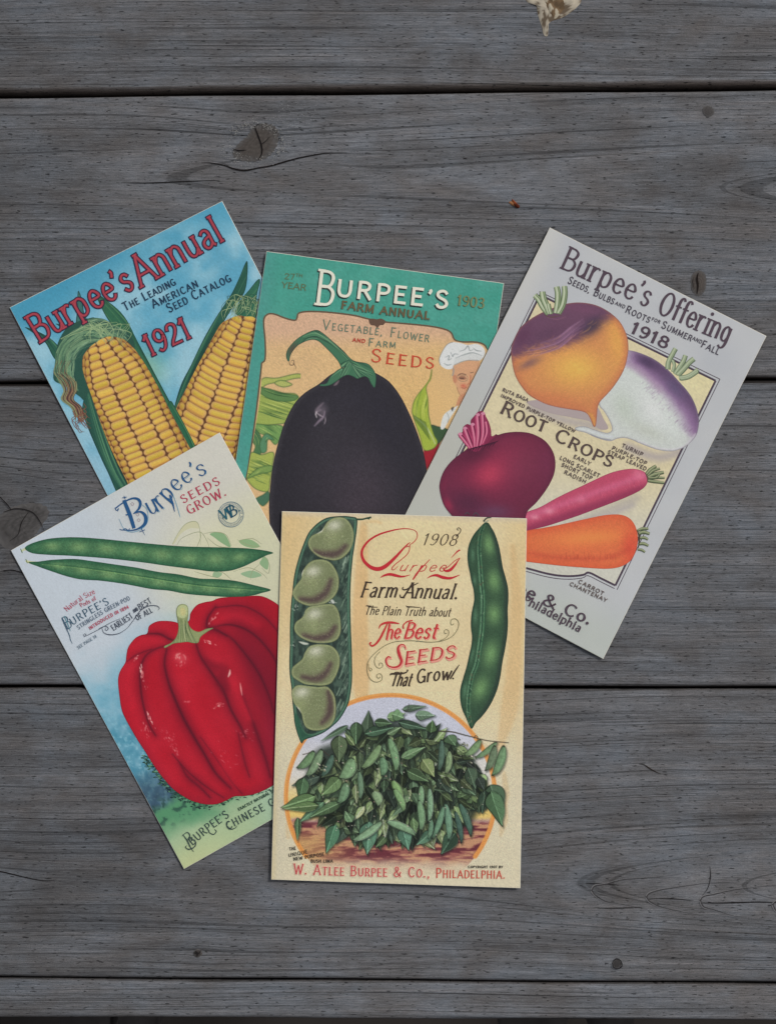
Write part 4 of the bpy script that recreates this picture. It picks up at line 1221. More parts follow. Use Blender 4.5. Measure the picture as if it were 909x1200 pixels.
# ================================================================== card: pepper (left)
pep = Card("postcard", (13.5, 645), (258, 507), (461, 880), (216, 1018),
           lambda u, v: .20 + 1.75 * u + .7 * sst(.3, 0, u) * sst(.6, 1, v) + .6 * sst(.3, 0, u) * sst(.4, 0, v),
           "pale card with a big red pepper and two green bean pods", GROUP)
def pep_bg(X, Y):
    u, v = pep.uv(X, Y)
    n = fbm(X, Y, 30, 41); n2 = fbm(X, Y, 7, 47)
    c = np.array([188, 197, 204.]) * np.ones(X.shape + (1,))
    def mixc(c, col, t):
        return c + (np.array(col, float) - c) * np.clip(t, 0, 1)[..., None]
    c = mixc(c, (202, 200, 188), sst(.25, .8, u))
    c = mixc(c, (206, 204, 170), sst(.3, .75, u) * sst(.1, .3, v))
    c = mixc(c, (196, 196, 168), sst(.55, .9, u) * sst(.2, .4, v) * .6)
    t = sst(.32, .52, v + .10 * (n - .5)) * sst(.75, .45, u)
    c = mixc(c, (112, 170, 190), t * (.75 + .4 * (n2 - .5)))
    t = sst(.46, .60, v + .12 * (n - .5)) * sst(.6, .2, u)
    c = mixc(c, (74, 138, 160), t * (.55 + 1.2 * (n2 - .4)))
    sp = sst(.60, .70, fbm(X, Y, 4, 61)) * sst(.48, .6, v) * sst(.85, .7, v)
    c = mixc(c, (150, 196, 206), sp * .5)
    t = sst(.66, .76, v + .10 * (n - .5)) * sst(.7, .4, u)
    c = mixc(c, (56, 78, 96), t * (.85 + .6 * (n2 - .5)))
    sp = sst(.56, .66, fbm(X, Y, 5, 65)) * sst(.64, .72, v)
    c = mixc(c, (98, 134, 140), sp * t * .55)
    t = sst(.80, .85, v + .07 * (n - .5) + .03 * (n2 - .5))
    c = mixc(c, (84, 140, 102), t)
    sp = sst(.55, .63, fbm(X, Y, 6, 69)) * sst(.78, .82, v) * sst(.9, .86, v)
    c = mixc(c, (40, 70, 62), sp * .7)
    t = sst(.86, .93, v + .06 * (n - .5) - .02 * u)
    c = mixc(c, (158, 182, 144), t)
    c = mixc(c, (182, 190, 142), sst(.9, 1.0, v) * sst(.45, .0, u))
    c = mixc(c, (164, 192, 172), sst(.84, .9, v) * sst(.3, .6, u))
    return c
a = Art(10, 503, 464, 1021, 1.25, pep_bg)
a.grain(.012, 21)
emit(pep, a, pep.outline(), "printed_wash")
# faint leaf sketches behind the pods
fl = Flat()
Q5 = crop(120, 520, .22)
for pts, f in (([(375, 535), (410, 470), (450, 425), (500, 415), (520, 450), (470, 450), (420, 480), (390, 525)], (196, 194, 160)),
               ([(575, 480), (620, 470), (660, 490), (685, 550), (640, 530), (600, 500)], (134, 168, 124)),
               ([(730, 515), (790, 510), (840, 545), (800, 555), (750, 540)], (142, 172, 126)),
               ([(860, 600), (885, 620), (880, 670), (840, 640), (850, 615)], (140, 170, 128)),
               ([(600, 680), (640, 690), (620, 712), (590, 706)], (146, 174, 136)),
               ([(740, 690), (800, 675), (850, 700), (800, 715), (760, 705)], (144, 174, 136))):
    fl.poly(Q5(pts), f)
SKC = (152, 156, 120)
for pts in ([(375, 535), (410, 470), (450, 425), (500, 415), (520, 450), (525, 540)], [(400, 540), (430, 500), (520, 470), (560, 520), (570, 550)],
            [(540, 480), (600, 470), (660, 485), (690, 545)], [(560, 500), (620, 545), (680, 550)], [(720, 510), (780, 540), (850, 550)], [(730, 515), (800, 505), (850, 535)],
            [(860, 590), (890, 640), (885, 690), (850, 660)], [(700, 680), (780, 660), (850, 690), (880, 720)], [(520, 450), (525, 500), (500, 560)], [(490, 680), (560, 700), (640, 720)],
            [(840, 640), (800, 680), (790, 725)], [(600, 670), (650, 690), (690, 725)]):
    fl.stroke(Q5(pts), [.3, .8, .3], SKC)
emit_flat(pep, fl, "leaf_sketch_print")

def pod(card, pts, blobs, name, seed, seam=None, label=None):
    P = cat(pts, 7, True)
    a = Art(P[:, 0].min() - 1, P[:, 1].min() - 1, P[:, 0].max() + 1, P[:, 1].max() + 1, .75, (62, 106, 74))
    sd = poly_sd(P, a.X, a.Y)
    for x, y, rx, ry, ang in blobs:
        a.glow(x, y, rx, ry, ang, (122, 156, 104), .8)
    full = (slice(None), slice(None))
    a.put(full, sst(-5.5, -1.0, sd) * .75 * (.6 + .4 * sst(-1, 1, np.sin(a.X * .0))), np.array([38, 86, 62.]))
    a.put(full, sst(-1.2, 0, sd) * .6, np.array([30, 66, 50.]))
    if seam:
        a.stroke(seam, [.4, 1.2, 1.2, .4], (34, 82, 56), .8)
        a.stroke([(x, y + 1.3) for x, y in seam], [.3, .9, .9, .3], (140, 178, 110), .6)
    a.C *= (1 + .14 * (vnoise(a.X, a.Y, 1.8, seed) - .5))[..., None]
    a.grain(.06, seed)
    return emit(card, a, P, name, label)
# stems at the left tips
fl = Flat()
fl.stroke([(26, 646), (30, 643.5), (36, 644)], [2.2, 3.0, 3.4], (190, 196, 160)); fl.stroke([(25, 643), (27, 648)], 1.0, (94, 120, 84))
fl.stroke([(31, 657), (36, 659), (44, 660)], [2.4, 3.2, 4.0], (190, 192, 150)); fl.stroke([(31, 655), (33, 660)], 1.0, (94, 120, 84))
emit_flat(pep, fl, "pod_tip_print")
pod(pep, [(30, 642), (40, 636), (60, 631), (88, 629.5), (120, 631.5), (155, 635), (212, 640), (265, 641.5), (296, 643), (320, 647.3), (312, 651), (298, 658), (284, 664.5), (268, 669), (248, 669.5), (228, 667), (196, 663), (168, 659), (128, 654.5), (88, 651.5), (56, 650), (38, 648)],
    [(62, 640, 9, 5, 3), (93, 641, 11, 6, 3), (126, 643, 12, 6, 5), (158, 646, 12, 6, 5), (190, 650, 12, 6.5, 5), (222, 654, 12, 7, 3), (253, 655, 12, 7, 0), (281, 653, 9, 5, -8)],
    "bean_pod_print", 3)
pod(pep, [(34, 659), (46, 658), (62, 656), (88, 655), (112, 658), (132.6, 661), (160, 665), (185.6, 670), (210, 673), (234, 677.7), (256, 678.5), (276, 680.5), (300, 686), (317.5, 691), (306, 695), (294, 698), (276, 699.5), (250, 698.5), (220, 696), (198, 692), (177, 690), (148, 684.5), (119, 680.5), (96, 679), (78, 675), (60, 669), (46, 664)],
    [(70, 663, 9, 4, 10), (98, 668, 11, 5, 10), (128, 673, 12, 6, 10), (158, 676, 12, 6, 10), (188, 682, 12, 6, 8), (216, 687, 12, 6, 8), (246, 689, 12, 6, 4), (276, 690, 11, 5, 4)],
    "bean_pod_print", 5, seam=[(50, 660), (90, 664), (135, 670), (185, 678), (235, 685.5), (280, 689), (312, 691)])

# dark ground marks under the pepper
fl = Flat()
r = random.Random(21)
GB = cat([(172, 885), (185, 903), (202, 923), (222, 937), (245, 943), (275, 934), (300, 930), (325, 920)], 8)
for k in range(230):
    t = min(len(GB) - 1, int(abs(r.gauss(0, .42)) * len(GB)))
    x, y = GB[t][0] + r.gauss(-1, 2.2), GB[t][1] + abs(r.gauss(0, 4.0)) * (1 - .7 * t / len(GB))
    fl.stroke([(x - r.uniform(.5, 3), y + r.uniform(-1, 1)), (x, y), (x + r.uniform(.5, 3), y + r.uniform(-1, 1))], [.2, r.uniform(.5, 2.0), .2], r.choice([(36, 62, 56), (28, 50, 50), (36, 60, 52), (52, 92, 72), (100, 146, 116)]))
o = emit_flat(pep, fl, "grass_shade_print"); o['kind'] = 'stuff'

# pepper
D8 = crop(130, 690, .22)
pepP = cat([(139, 800), (139.5, 792), (142.2, 784.6), (147.5, 776), (148.7, 768), (151, 758), (158.6, 748), (166, 744), (173, 742), (175, 734), (180, 730), (187, 727.6), (198, 727.5), (207, 729), (214, 732), (222, 727), (224, 718), (231, 709), (240, 705.6), (249, 704), (256, 701), (266, 699.6), (284, 699), (304, 698), (318, 703), (330, 713), (344, 738), (352, 780), (354, 830), (350, 880), (338, 908), (320, 920), (308, 926.5), (297, 930.5), (286, 932.5), (275, 933), (266, 937.5), (256, 941.5), (245, 942.5), (233, 940.5), (222, 936.6), (211, 930), (202, 923), (193, 913), (185, 903), (177, 891), (169.6, 879), (161, 866), (153.5, 853), (147.5, 842), (143, 831), (140.5, 815)], 5, True)
a = Art(136, 696, 356, 945, .75, (176, 27, 44))
sd = poly_sd(pepP, a.X, a.Y)
full = (slice(None), slice(None))
a.C += ((fbm(a.X, a.Y, 30, 5) - .5) * 16)[..., None]
DRK, DRK2, BR = (108, 18, 36), (74, 18, 34), (204, 36, 54)
a.put(full, sst(-14, -1, sd) * .55 * sst(160, 190, a.Y - a.X * .0 - 690), np.array([140, 24, 42.]))
a.glow(320, 800, 30, 90, -18, DRK, .75)
a.glow(336, 860, 24, 60, 0, (120, 30, 60), .6)
a.glow(300, 780, 12, 60, -22, (120, 22, 42), .7)
def crease(q, w=9, al=.75, core=1.1):
    q = D8(q)
    a.stroke(q, [w * .5, w * 1.6, w * .6], (138, 22, 42), al * .5, w * .9)
    a.stroke(q, [w * .4, w, w * .5], DRK, al * .55, w * .55)
    a.stroke(q, [w * .15, w * .35, w * .2], DRK2, al * .6, w * .2)
    a.stroke(q, [.3, core * .8, core * .8, .3], DRK2, .6, .9)
crease([(310, 300), (240, 320), (185, 360), (160, 430), (160, 520), (175, 620), (205, 720), (240, 780)], 9, .7)
crease([(300, 320), (288, 400), (310, 500), (345, 590), (390, 690), (440, 780), (500, 880), (560, 980), (640, 1060)], 12, .9, 1.4)
crease([(455, 290), (480, 360), (540, 450), (600, 540), (640, 640), (690, 730), (720, 790)], 12, .8)
a.stroke(D8([(500, 380), (550, 410), (600, 430), (600, 480), (610, 530), (570, 500)]), [6, 14, 6], DRK, .5, 5)
crease([(545, 215), (640, 260), (720, 350), (790, 450), (840, 560), (870, 660)], 12, .7)
crease([(620, 250), (560, 215), (515, 205), (520, 150), (560, 95)], 8, .8)
crease([(520, 210), (640, 190), (760, 240), (860, 350), (900, 440)], 9, .7)
crease([(560, 100), (700, 90), (820, 150), (900, 240)], 8, .45, .6)
crease([(195, 240), (260, 240), (310, 265), (340, 275)], 8, .9)
crease([(90, 385), (140, 350), (220, 320)], 6, .4, .4)
crease([(370, 930), (410, 1000), (470, 1050), (530, 1110)], 10, .7, .6)
crease([(330, 880), (420, 980), (520, 1060), (600, 1110)], 8, .45, .5)
crease([(680, 770), (700, 860), (720, 940), (740, 1000)], 10, .45, .3)
crease([(700, 560), (740, 660), (790, 800), (830, 920), (850, 1000)], 14, .7, .4)
crease([(480, 790), (560, 900), (640, 1020), (700, 1090)], 7, .35, .2)
for q, w, al in (([(110, 640), (160, 760), (240, 900), (340, 1030)], 16, .35), ([(370, 420), (430, 600), (520, 760), (620, 920)], 22, .4), ([(110, 420), (90, 520), (120, 620)], 12, .35),
                 ([(650, 480), (690, 580), (740, 690)], 12, .5), ([(560, 180), (660, 140), (780, 190)], 12, .4), ([(120, 300), (200, 265), (280, 270)], 10, .3), ([(600, 960), (660, 1040)], 14, .3)):
    a.stroke(D8(q), w * .6, BR, al, w * .5)
HL = (236, 170, 160)
r = random.Random(9)
def spark(x, y, n, sx, sy, ang, al=.7):
    (cx, cy), = D8([(x, y)])
    for _ in range(n):
        u, v = r.gauss(0, sx), r.gauss(0, sy)
        c, s = math.cos(math.radians(ang)), math.sin(math.radians(ang))
        px, py = cx + u * c - v * s, cy + u * s + v * c
        a.stroke([(px, py), (px + c * r.uniform(.6, 2.2), py + s * r.uniform(.6, 2.2))], r.uniform(.4, 1.3), r.choice([HL, (222, 130, 128), (244, 200, 190)]), al, .5, smooth=False)
a.glow(212, 771, 8, 6, 20, (214, 84, 92), .7)
a.stroke(D8([(348, 372), (354, 352), (370, 344)]), [.8, 2.8, 1.2], HL, .6, 1.2)
a.stroke(D8([(388, 350), (398, 362), (400, 378)]), [.8, 1.8, .5], HL, .5, 1.0)
spark(372, 380, 12, 3.4, 2.6, 90, .45)
spark(165, 440, 22, 3.6, .9, 85); spark(178, 480, 14, 6, 1.6, 80, .4)
spark(524, 282, 16, 3, 1, 25); spark(545, 160, 14, 5, 1, -50, .5)
a.stroke(D8([(636, 430), (634, 450), (626, 468)]), [.8, 2.4, .8], (244, 196, 184), .85, .7)
a.stroke(D8([(690, 500), (694, 530), (700, 565)]), [.6, 1.8, .6], HL, .8, .7)
spark(212, 690, 16, 4.5, .6, 65); spark(190, 745, 16, 4, 2, 70, .4)
spark(572, 620, 18, 4, 1.6, -10, .45); spark(340, 850, 20, 6, 2, 60, .3); spark(320, 790, 24, 8, 4, 40, .25)
spark(720, 770, 18, 5, 3, 10, .25); spark(610, 910, 20, 7, 5, 40, .2); spark(135, 370, 8, 3, .5, -50, .5)
spark(400, 600, 8, 2.5, 1, 0, .3)
a.put(full, sst(-1.2, 0, sd) * .5, np.array([110, 22, 34.]))
a.grain(.028, 31)
emit(pep, a, pepP, "pepper_print", "printed large ribbed red pepper")
stP = cat(D8([(360, 90), (385, 80), (410, 92), (415, 130), (412, 170), (430, 210), (470, 228), (510, 212), (548, 208), (520, 225), (480, 255), (468, 285), (440, 288), (410, 282), (380, 285), (340, 290), (318, 300), (290, 314), (288, 304), (325, 285), (350, 255), (362, 210), (356, 160), (350, 120)]), 6, True)
a = Art(192, 706, 252, 760, .55, (142, 152, 104))
sd = poly_sd(stP, a.X, a.Y)
for k in range(60):
    x = r.uniform(355, 415)
    a.stroke(D8([(x, 150 + r.uniform(0, 40)), (x + (x - 385) * .3, 220), (385 + (x - 385) * 2.6 + r.uniform(-10, 10), 290)]), [.2, r.uniform(.4, 1.0), .2], r.choice([(84, 104, 66), (178, 184, 138), (60, 78, 50), (120, 136, 88)]), .75, .4)
a.fill(D8([(362, 95), (385, 82), (408, 95), (412, 128), (398, 152), (375, 155), (356, 140), (354, 112)]), (176, 184, 134), .6)
a.fill(D8([(372, 108), (390, 100), (402, 118), (396, 138), (378, 140)]), (190, 186, 130), .7)
a.put(full, sst(-1.1, 0, sd) * .55, np.array([78, 92, 62.]))
a.grain(.04, 8)
emit(pep, a, stP, "pepper_stem_print")
BLU, LBL, CRI = (38, 84, 128), (120, 160, 180), (176, 62, 84)
fl = Flat()
# fancy initial B
B5 = crop(120, 520, .22)
fl.stroke(B5([(92, 400), (120, 455), (165, 470), (215, 452), (245, 410), (240, 350), (205, 320)]), [.4, .8, .9, .6], LBL)
fl.stroke(B5([(118, 300), (150, 380), (172, 450)]), [4.2, 4.6, 4.0], BLU)
fl.stroke(B5([(72, 345), (105, 320), (150, 295), (185, 292), (205, 312), (198, 345), (170, 372)]), [1.6, 1.4, 2.2, 3.4, 3.0, 1.0], BLU)
fl.stroke(B5([(168, 372), (205, 362), (232, 385), (230, 425), (195, 452), (150, 462), (105, 458)]), [1.0, 2.2, 4.0, 4.0, 2.0, 1.2, .6], BLU)
fl.stroke(B5([(70, 340), (78, 355), (90, 345), (84, 360)]), .9, BLU)
fl.stroke(B5([(95, 455), (110, 460), (125, 452), (140, 460), (150, 452)]), .9, BLU)
fl.stroke(B5([(118, 278), (124, 292)]), [.6, 1.6], BLU); fl.stroke(B5([(110, 288), (132, 284)]), .9, BLU)
fl.stroke(B5([(205, 440), (230, 488)]), [1.2, .3], BLU); fl.stroke(B5([(200, 470), (230, 458)]), .8, BLU)
fl.stroke(B5([(128, 380), (140, 376)]), 1.6, BLU)
for cxx, cyy in ((162, 322), (190, 378), (196, 408)):
    fl.stroke(B5([(cxx - 10, cyy), (cxx, cyy - 9), (cxx + 9, cyy), (cxx, cyy + 7), (cxx - 5, cyy)]), .5, (150, 130, 140))
text(fl, "urpee", [(177, 603.5), (191.5, 595), (204, 581), (214.5, 570.5), (227, 562)], 24, 2.3, BLU, contrast=.55, serif=.12, track=.13, under=(LBL, (1.4, .8)), uw=-1.5, hend=20)
text(fl, "'s", [(228, 561), (244, 555)], 20, 2.3, BLU, contrast=.5, serif=0, under=(LBL, (1.2, .8)), uw=-1.2)
fl.stroke(B5([(362, 272), (378, 320), (388, 362)]), [2.2, 2.2, .6], BLU)
fl.stroke(B5([(378, 265), (400, 330), (418, 392)]), [.5, .9, .4], LBL)
emit_flat(pep, fl, "title_lettering")
fl = Flat()
text(fl, "SEEDS", [(215.5, 590), (259, 567)], 9.5, 1.7, CRI, contrast=.5, serif=.2, track=.3)
text(fl, "GROW.", [(222.5, 603), (266, 580)], 10.5, 1.7, CRI, contrast=.5, serif=.18, track=.24)
emit_flat(pep, fl, "lettering", "red two line slogan")
fl = Flat()
# seal
scx, scy = 271.2, 602.8
circ = lambda R: [(scx + R * math.cos(t), scy + R * math.sin(t)) for t in np.linspace(0, 2 * math.pi, 49)]
fl.stroke(circ(14.6), .8, (112, 132, 142), smooth=False)
fl.stroke(circ(10.2), .6, (122, 140, 148), smooth=False)
for k in range(44):
    t = k / 44 * 6.283
    if .05 < (t % 3.1416) < 3.0:
        fl.stroke([(scx + 11.4 * math.cos(t), scy + 11.4 * math.sin(t)), (scx + 13.5 * math.cos(t + .05), scy + 13.5 * math.sin(t + .05))], .65, (132, 146, 152), smooth=False)
TEAL = (34, 92, 106)
text(fl, "W", [(262.5, 610), (276, 603)], 13, 2.0, TEAL, contrast=.35, serif=.15)
text(fl, "B", [(270.5, 607), (280, 602)], 13, 2.0, (30, 76, 96), contrast=.35, serif=.15)
fl.poly([(262, 606), (263, 607), (262, 608), (261, 607)], TEAL, False); fl.poly([(281, 597.5), (282, 598.5), (281, 599.5), (280, 598.5)], TEAL, False)
emit_flat(pep, fl, "seal_print", "round monogram seal")
fl = Flat()
text(fl, "Natural Size", [(79.5, 716.5), (95, 704.5), (112.5, 695)], 6.2, .62, CRI, contrast=.2, slant=-.1)
text(fl, "Pods of", [(96, 711.5), (114, 702.5)], 4.8, .6, CRI, contrast=.2, slant=-.1)
DB = (52, 84, 104)
text(fl, "B", [(79.5, 737.5), (86, 734)], 15, 1.1, DB, contrast=.3)
text(fl, "URPEE'S", [(86, 732.5), (105, 720.5), (129, 707.5)], 8.6, 1.1, DB, contrast=.3, track=.24)
fl.stroke(crop(60, 660, .187)([(70, 345), (95, 400), (118, 450), (125, 480), (138, 505)]), [.4, .9, .8, .3], DB)
fl.stroke(crop(60, 660, .187)([(85, 330), (108, 380), (125, 425)]), [.8, 1.0, .4], (90, 140, 150))
text(fl, "STRINGLESS GREEN-POD", [(93, 737.5), (122, 719), (153.5, 702.5)], 4.9, .65, (82, 98, 116), contrast=.1, track=.22)
text(fl, "INTRODUCED IN 1894", [(106.5, 738), (129, 724), (152, 712.5)], 3.9, .65, CRI, contrast=.1, track=.22)
text(fl, "EARLIEST", [(134, 739), (157, 723.5)], 7, .8, (60, 66, 80), contrast=.1, track=.2)
text(fl, "AND", [(158, 718), (163, 714.5)], 4, .7, (60, 66, 80), contrast=.1, track=.1)
text(fl, "BEST", [(165, 714.5), (179, 706)], 7, .8, (60, 66, 80), contrast=.1, track=.2)
text(fl, "OF ALL", [(161.5, 727), (180, 717)], 6.2, .8, (60, 66, 80), contrast=.1, track=.2)
text(fl, "SEE PAGE 14", [(92.5, 760.5), (114.5, 746.5)], 3.6, .6, (110, 126, 138), contrast=.1, track=.2)
C6 = crop(60, 660, .187)
fl.stroke(C6([(205, 445), (215, 458), (222, 445), (212, 440)]), .6, (70, 76, 90))
fl.stroke(C6([(222, 455), (300, 415), (370, 375), (438, 345)]), [.5, .7, .3], (70, 76, 90))
fl.stroke(C6([(300, 412), (325, 398), (350, 395), (362, 408), (352, 420), (342, 412), (348, 402)]), [.4, .8, .4], (70, 76, 90))
fl.stroke(C6([(322, 405), (335, 435), (375, 447), (430, 438), (480, 405), (520, 355), (560, 300), (610, 268), (660, 265), (682, 280), (672, 293)]), [.4, .9, .5, .9, .8, .4], (70, 76, 90))
emit_flat(pep, fl, "lettering", "small blue and red caption of the bean pods")
fl = Flat()
text(fl, "BURPEE'S", [(226.5, 990), (246, 973.5), (269.5, 956.5)], 9.5, 1.15, (52, 68, 68), contrast=.15, track=.22)
C9 = crop(190, 880, .165)
fl.stroke(C9([(150, 590), (180, 630), (205, 680), (230, 715)]), [.8, 1.5, .3], (52, 68, 68))
fl.stroke(C9([(145, 600), (180, 575), (200, 595), (190, 625), (205, 620), (240, 640), (235, 675), (195, 695), (170, 680), (178, 668)]), [.6, 1.3, 1, 1.3, .6], (52, 68, 68))
fl.stroke(C9([(330, 570), (365, 590), (388, 570), (375, 552)]), [.8, 1.1, .5], (52, 68, 68))
text(fl, "CHINESE GIANT", [(268, 971.5), (306, 951.5), (349, 928)], 8.8, 1.15, (52, 68, 68), contrast=.15, track=.26)
fl.stroke(C9([(470, 500), (462, 530), (485, 552), (520, 545), (535, 528)]), [.6, 1.2, .5], (52, 68, 68))
text(fl, "EXACTLY NATURAL SIZE", [(280.5, 949.5), (326, 925)], 3.1, .75, (50, 74, 60), contrast=.1, track=.2)
emit_flat(pep, fl, "lettering", "dark green caption of the pepper")

# ================================================================== card: root crops
root = Card("postcard", (643.5, 267.3), (897, 394), (706, 772), (456, 640),
            lambda u, v: 1.75 - 1.45 * u + .9 * sst(.5, 1, u) * sst(.6, 1, v) + .5 * sst(.5, 1, u) * sst(.4, 0, v),
            "grey white card with rutabaga, turnip, beet, radish and carrot", GROUP)
def root_bg(X, Y):
    n = fbm(X, Y, 60, 71)
    c = np.array([176, 179, 183.]) + (np.array([186, 187, 186.]) - np.array([176, 179, 183.])) * n[..., None]
    u, v = root.uv(X, Y)
    c = c + (np.array([178, 178, 166.]) - c) * (sst(.35, .05, u) * sst(.3, .7, v) * .8)[..., None]
    c = c + (np.array([176, 182, 172.]) - c) * (sst(.8, .98, v) * .7)[..., None]
    c = c + (np.array([196, 194, 186.]) - c) * (sst(.12, .0, u) * sst(.5, .1, v) * .6)[..., None]
    return c
a = Art(452, 263, 900, 776, 2.2, root_bg)
emit(root, a, root.outline(), "printed_ground")
D9 = crop(600, 530, .2)
pnl = [(632, 346), (837.5, 446.3), (720.3, 686)]
bot = [(720.3, 686), (704, 678), (689.5, 671), (683, 673.5), (670, 675), (655, 674.5), (640, 672), (625, 668), (608, 663), (590, 654), (572, 646), (548, 630), (534, 604), (532, 584), (521, 570)]
PN = np.array(pnl + bot[1:])
a = Art(500, 342, 840, 690, 1.8, lambda X, Y: np.array([208, 196, 160.]) + (np.array([196, 194, 180.]) - np.array([208, 196, 160.])) * sst(520, 640, Y + (X - 640) * -.2)[..., None] + (np.array([214, 204, 160.]) - np.array([208, 196, 160.])) * np.exp(-((X - 815) ** 2 + (Y - 445) ** 2) / 900)[..., None])
a.grain(.02, 4)
# soft cast tones of the artwork
for pts, w in (([(622, 478), (660, 492), (700, 500)], 10), ([(735, 524), (770, 536), (800, 528)], 10), ([(640, 628), (690, 612), (740, 592)], 5)):
    a.stroke(pts, w, (150, 142, 156), .55, 6)
a.stroke([(640, 630), (700, 602), (745, 584)], 8, (160, 152, 148), .5, 6)
emit(root, a, PN, "printed_panel")
fl = Flat()
INK = (74, 62, 74)
def offs(P, d):
    P = np.array(P, float); c = np.array([690, 520.])
    g = np.gradient(P, axis=0); L = np.hypot(g[:, 0], g[:, 1])[:, None]
    return P + np.stack([g[:, 1], -g[:, 0]], 1) / L * d
top = [(632, 346), (837.5, 446.3)]; 
for d, w in ((0, 2.4), (3.6, .9)):
    fl.ribbon(np.array([(632 - d * .2, 346 - d * 1.1), (837.5 + d * 1.4, 446.3 - d * .5)]), w, INK)
    fl.ribbon(np.array([(837.5 + d * 1.4, 446.3 - d * .5), (720.3 + d * .5, 686 + d * 1.4)]), w, INK)
    fl.ribbon(np.array([(632 - d * .9, 346 - d * .5), (521 - d * .9, 570 - d * .5)]), w, INK)
    b = cat(bot, 5); b = b + np.array([(-.3 * d, 1.0 * d)])
    fl.ribbon(b[:12] if d == 0 else b[:12], w, INK)
    fl.ribbon(b[10:], w, INK)
emit_flat(root, fl, "panel_rule")

def veg(card, P, step, base, name, paint, seed, edge=None, label=None, g=.022):
    a = Art(P[:, 0].min() - 1, P[:, 1].min() - 1, P[:, 0].max() + 1, P[:, 1].max() + 1, step, base)
    sd = poly_sd(P, a.X, a.Y)
    paint(a, sd)
    if edge is not None:
        a.put(full, sst(-1.1, 0, sd) * .55, np.array(edge, float))
    a.C *= (1 + .045 * (vnoise(a.X, a.Y, 1.8, seed) - .5))[..., None]
    a.grain(g, seed)
    return emit(card, a, P, name, label)

def stub(a_or_fl, pts, w, cols):
    for k, c in enumerate(cols):
        a_or_fl.stroke([(x + k * .5, y + k * .1) for x, y in pts], [w * (1 - .24 * k) * q for q in (.9, 1, 1.15)], c)

# turnip
D5 = crop(680, 390, .1917)
tuP = cat(D5([(230, 112), (290, 108), (340, 118), (400, 140), (450, 165), (500, 200), (550, 245), (600, 300), (645, 350), (680, 402), (705, 460), (720, 525), (718, 575), (705, 625), (675, 665), (640, 695), (600, 714), (560, 724), (505, 722), (450, 710), (400, 692), (350, 672), (305, 652), (262, 643), (220, 648), (185, 662), (140, 656), (80, 636), (30, 612), (-30, 596), (-30, 578), (20, 572), (70, 588), (120, 604), (160, 612), (186, 600), (188, 575), (170, 530), (140, 480), (110, 440), (100, 350), (130, 220), (180, 140)]), 6, True)
def p_tu(a, sd):
    X, Y = a.X, a.Y
    # distance from the crown side (upper right)
    n = fbm(X, Y, 10, 5)
    q = ((X - 735) * .60 - (Y - 445) * .50)           # grows to the upper right
    m = sst(-16, -1, sd)
    cr = np.array([(D5([p])[0]) for p in [(250, 180), (330, 240), (420, 310), (500, 400), (570, 500), (620, 600), (660, 640)]])
    a.put(full, sst(-6, -22, sd) * .5, np.array([202, 208, 202.]))
    line = np.interp(Y, cr[:, 1], cr[:, 0])
    d = (X - line) - 7 + (n - .5) * 5
    a.put(full, sst(-13, 11, d) * sst(528, 508, Y), np.array([142, 112, 148.]))
    a.put(full, sst(2, 26, d) * sst(524, 500, Y) * .9, np.array([92, 70, 100.]))
    a.stroke(D5([(250, 180), (340, 220), (430, 290), (480, 350)]), 7, (160, 130, 158), .5, 5)
    a.glow(756, 424, 14, 5, 28, (72, 56, 84), .7)
    a.glow(790, 455, 16, 7, 50, (92, 82, 112), .6)
    a.glow(765, 480, 20, 12, 55, (212, 214, 210), .8)
    a.glow(730, 478, 12, 20, -25, (174, 184, 166), .5)
    a.glow(757, 505, 26, 8, 25, (182, 186, 172), .6)
    a.stroke(D5([(350, 664), (450, 700), (560, 714), (640, 686), (700, 620)]), 2.2, (206, 202, 206), .6, 1.2)
    for k in range(60):
        t = random.random()
        x0, y0 = D5([(430 + 260 * t + random.uniform(-60, 10), 300 + 300 * t)])[0]
        a.stroke([(x0, y0), (x0 - 3, y0 + 2.5)], .7, (120, 84, 124), .25, .5, smooth=False)
    a.stroke(D5([(0, 590), (90, 612), (150, 632), (190, 636)]), [1, 2, 3], (200, 204, 206), .8, .8)
    a.stroke(D5([(60, 622), (120, 645), (180, 655)]), 1.4, (120, 118, 132), .6, .8)
    a.put(full, sst(-3, 0, sd) * .35, np.array([140, 138, 140.]))
veg(root, tuP, .72, (196, 200, 194), "turnip_print", p_tu, 6, (116, 104, 122), "printed purple topped white turnip")
fl = Flat()
for q, w in (([(530, 225), (535, 180), (560, 130), (578, 98)], 6), ([(560, 240), (570, 200), (560, 170)], 4), ([(575, 255), (600, 215), (625, 175), (638, 140)], 6), ([(590, 260), (625, 225), (660, 185), (690, 160)], 6.5), ([(600, 278), (650, 268), (690, 245), (714, 225)], 5.5), ([(610, 285), (660, 275), (715, 240)], 3.5)):
    fl.stroke(D5(q), [w * 1.05, w, w * .95], (96, 110, 88)); fl.stroke([(x - .3, y - .4) for x, y in D5(q)], [w * .75, w * .7, w * .7], (140, 154, 122)); fl.stroke([(x - .6, y - .8) for x, y in D5(q)], [w * .25, w * .3, w * .3], (168, 178, 148))
emit_flat(root, fl, "turnip_stalk_print")

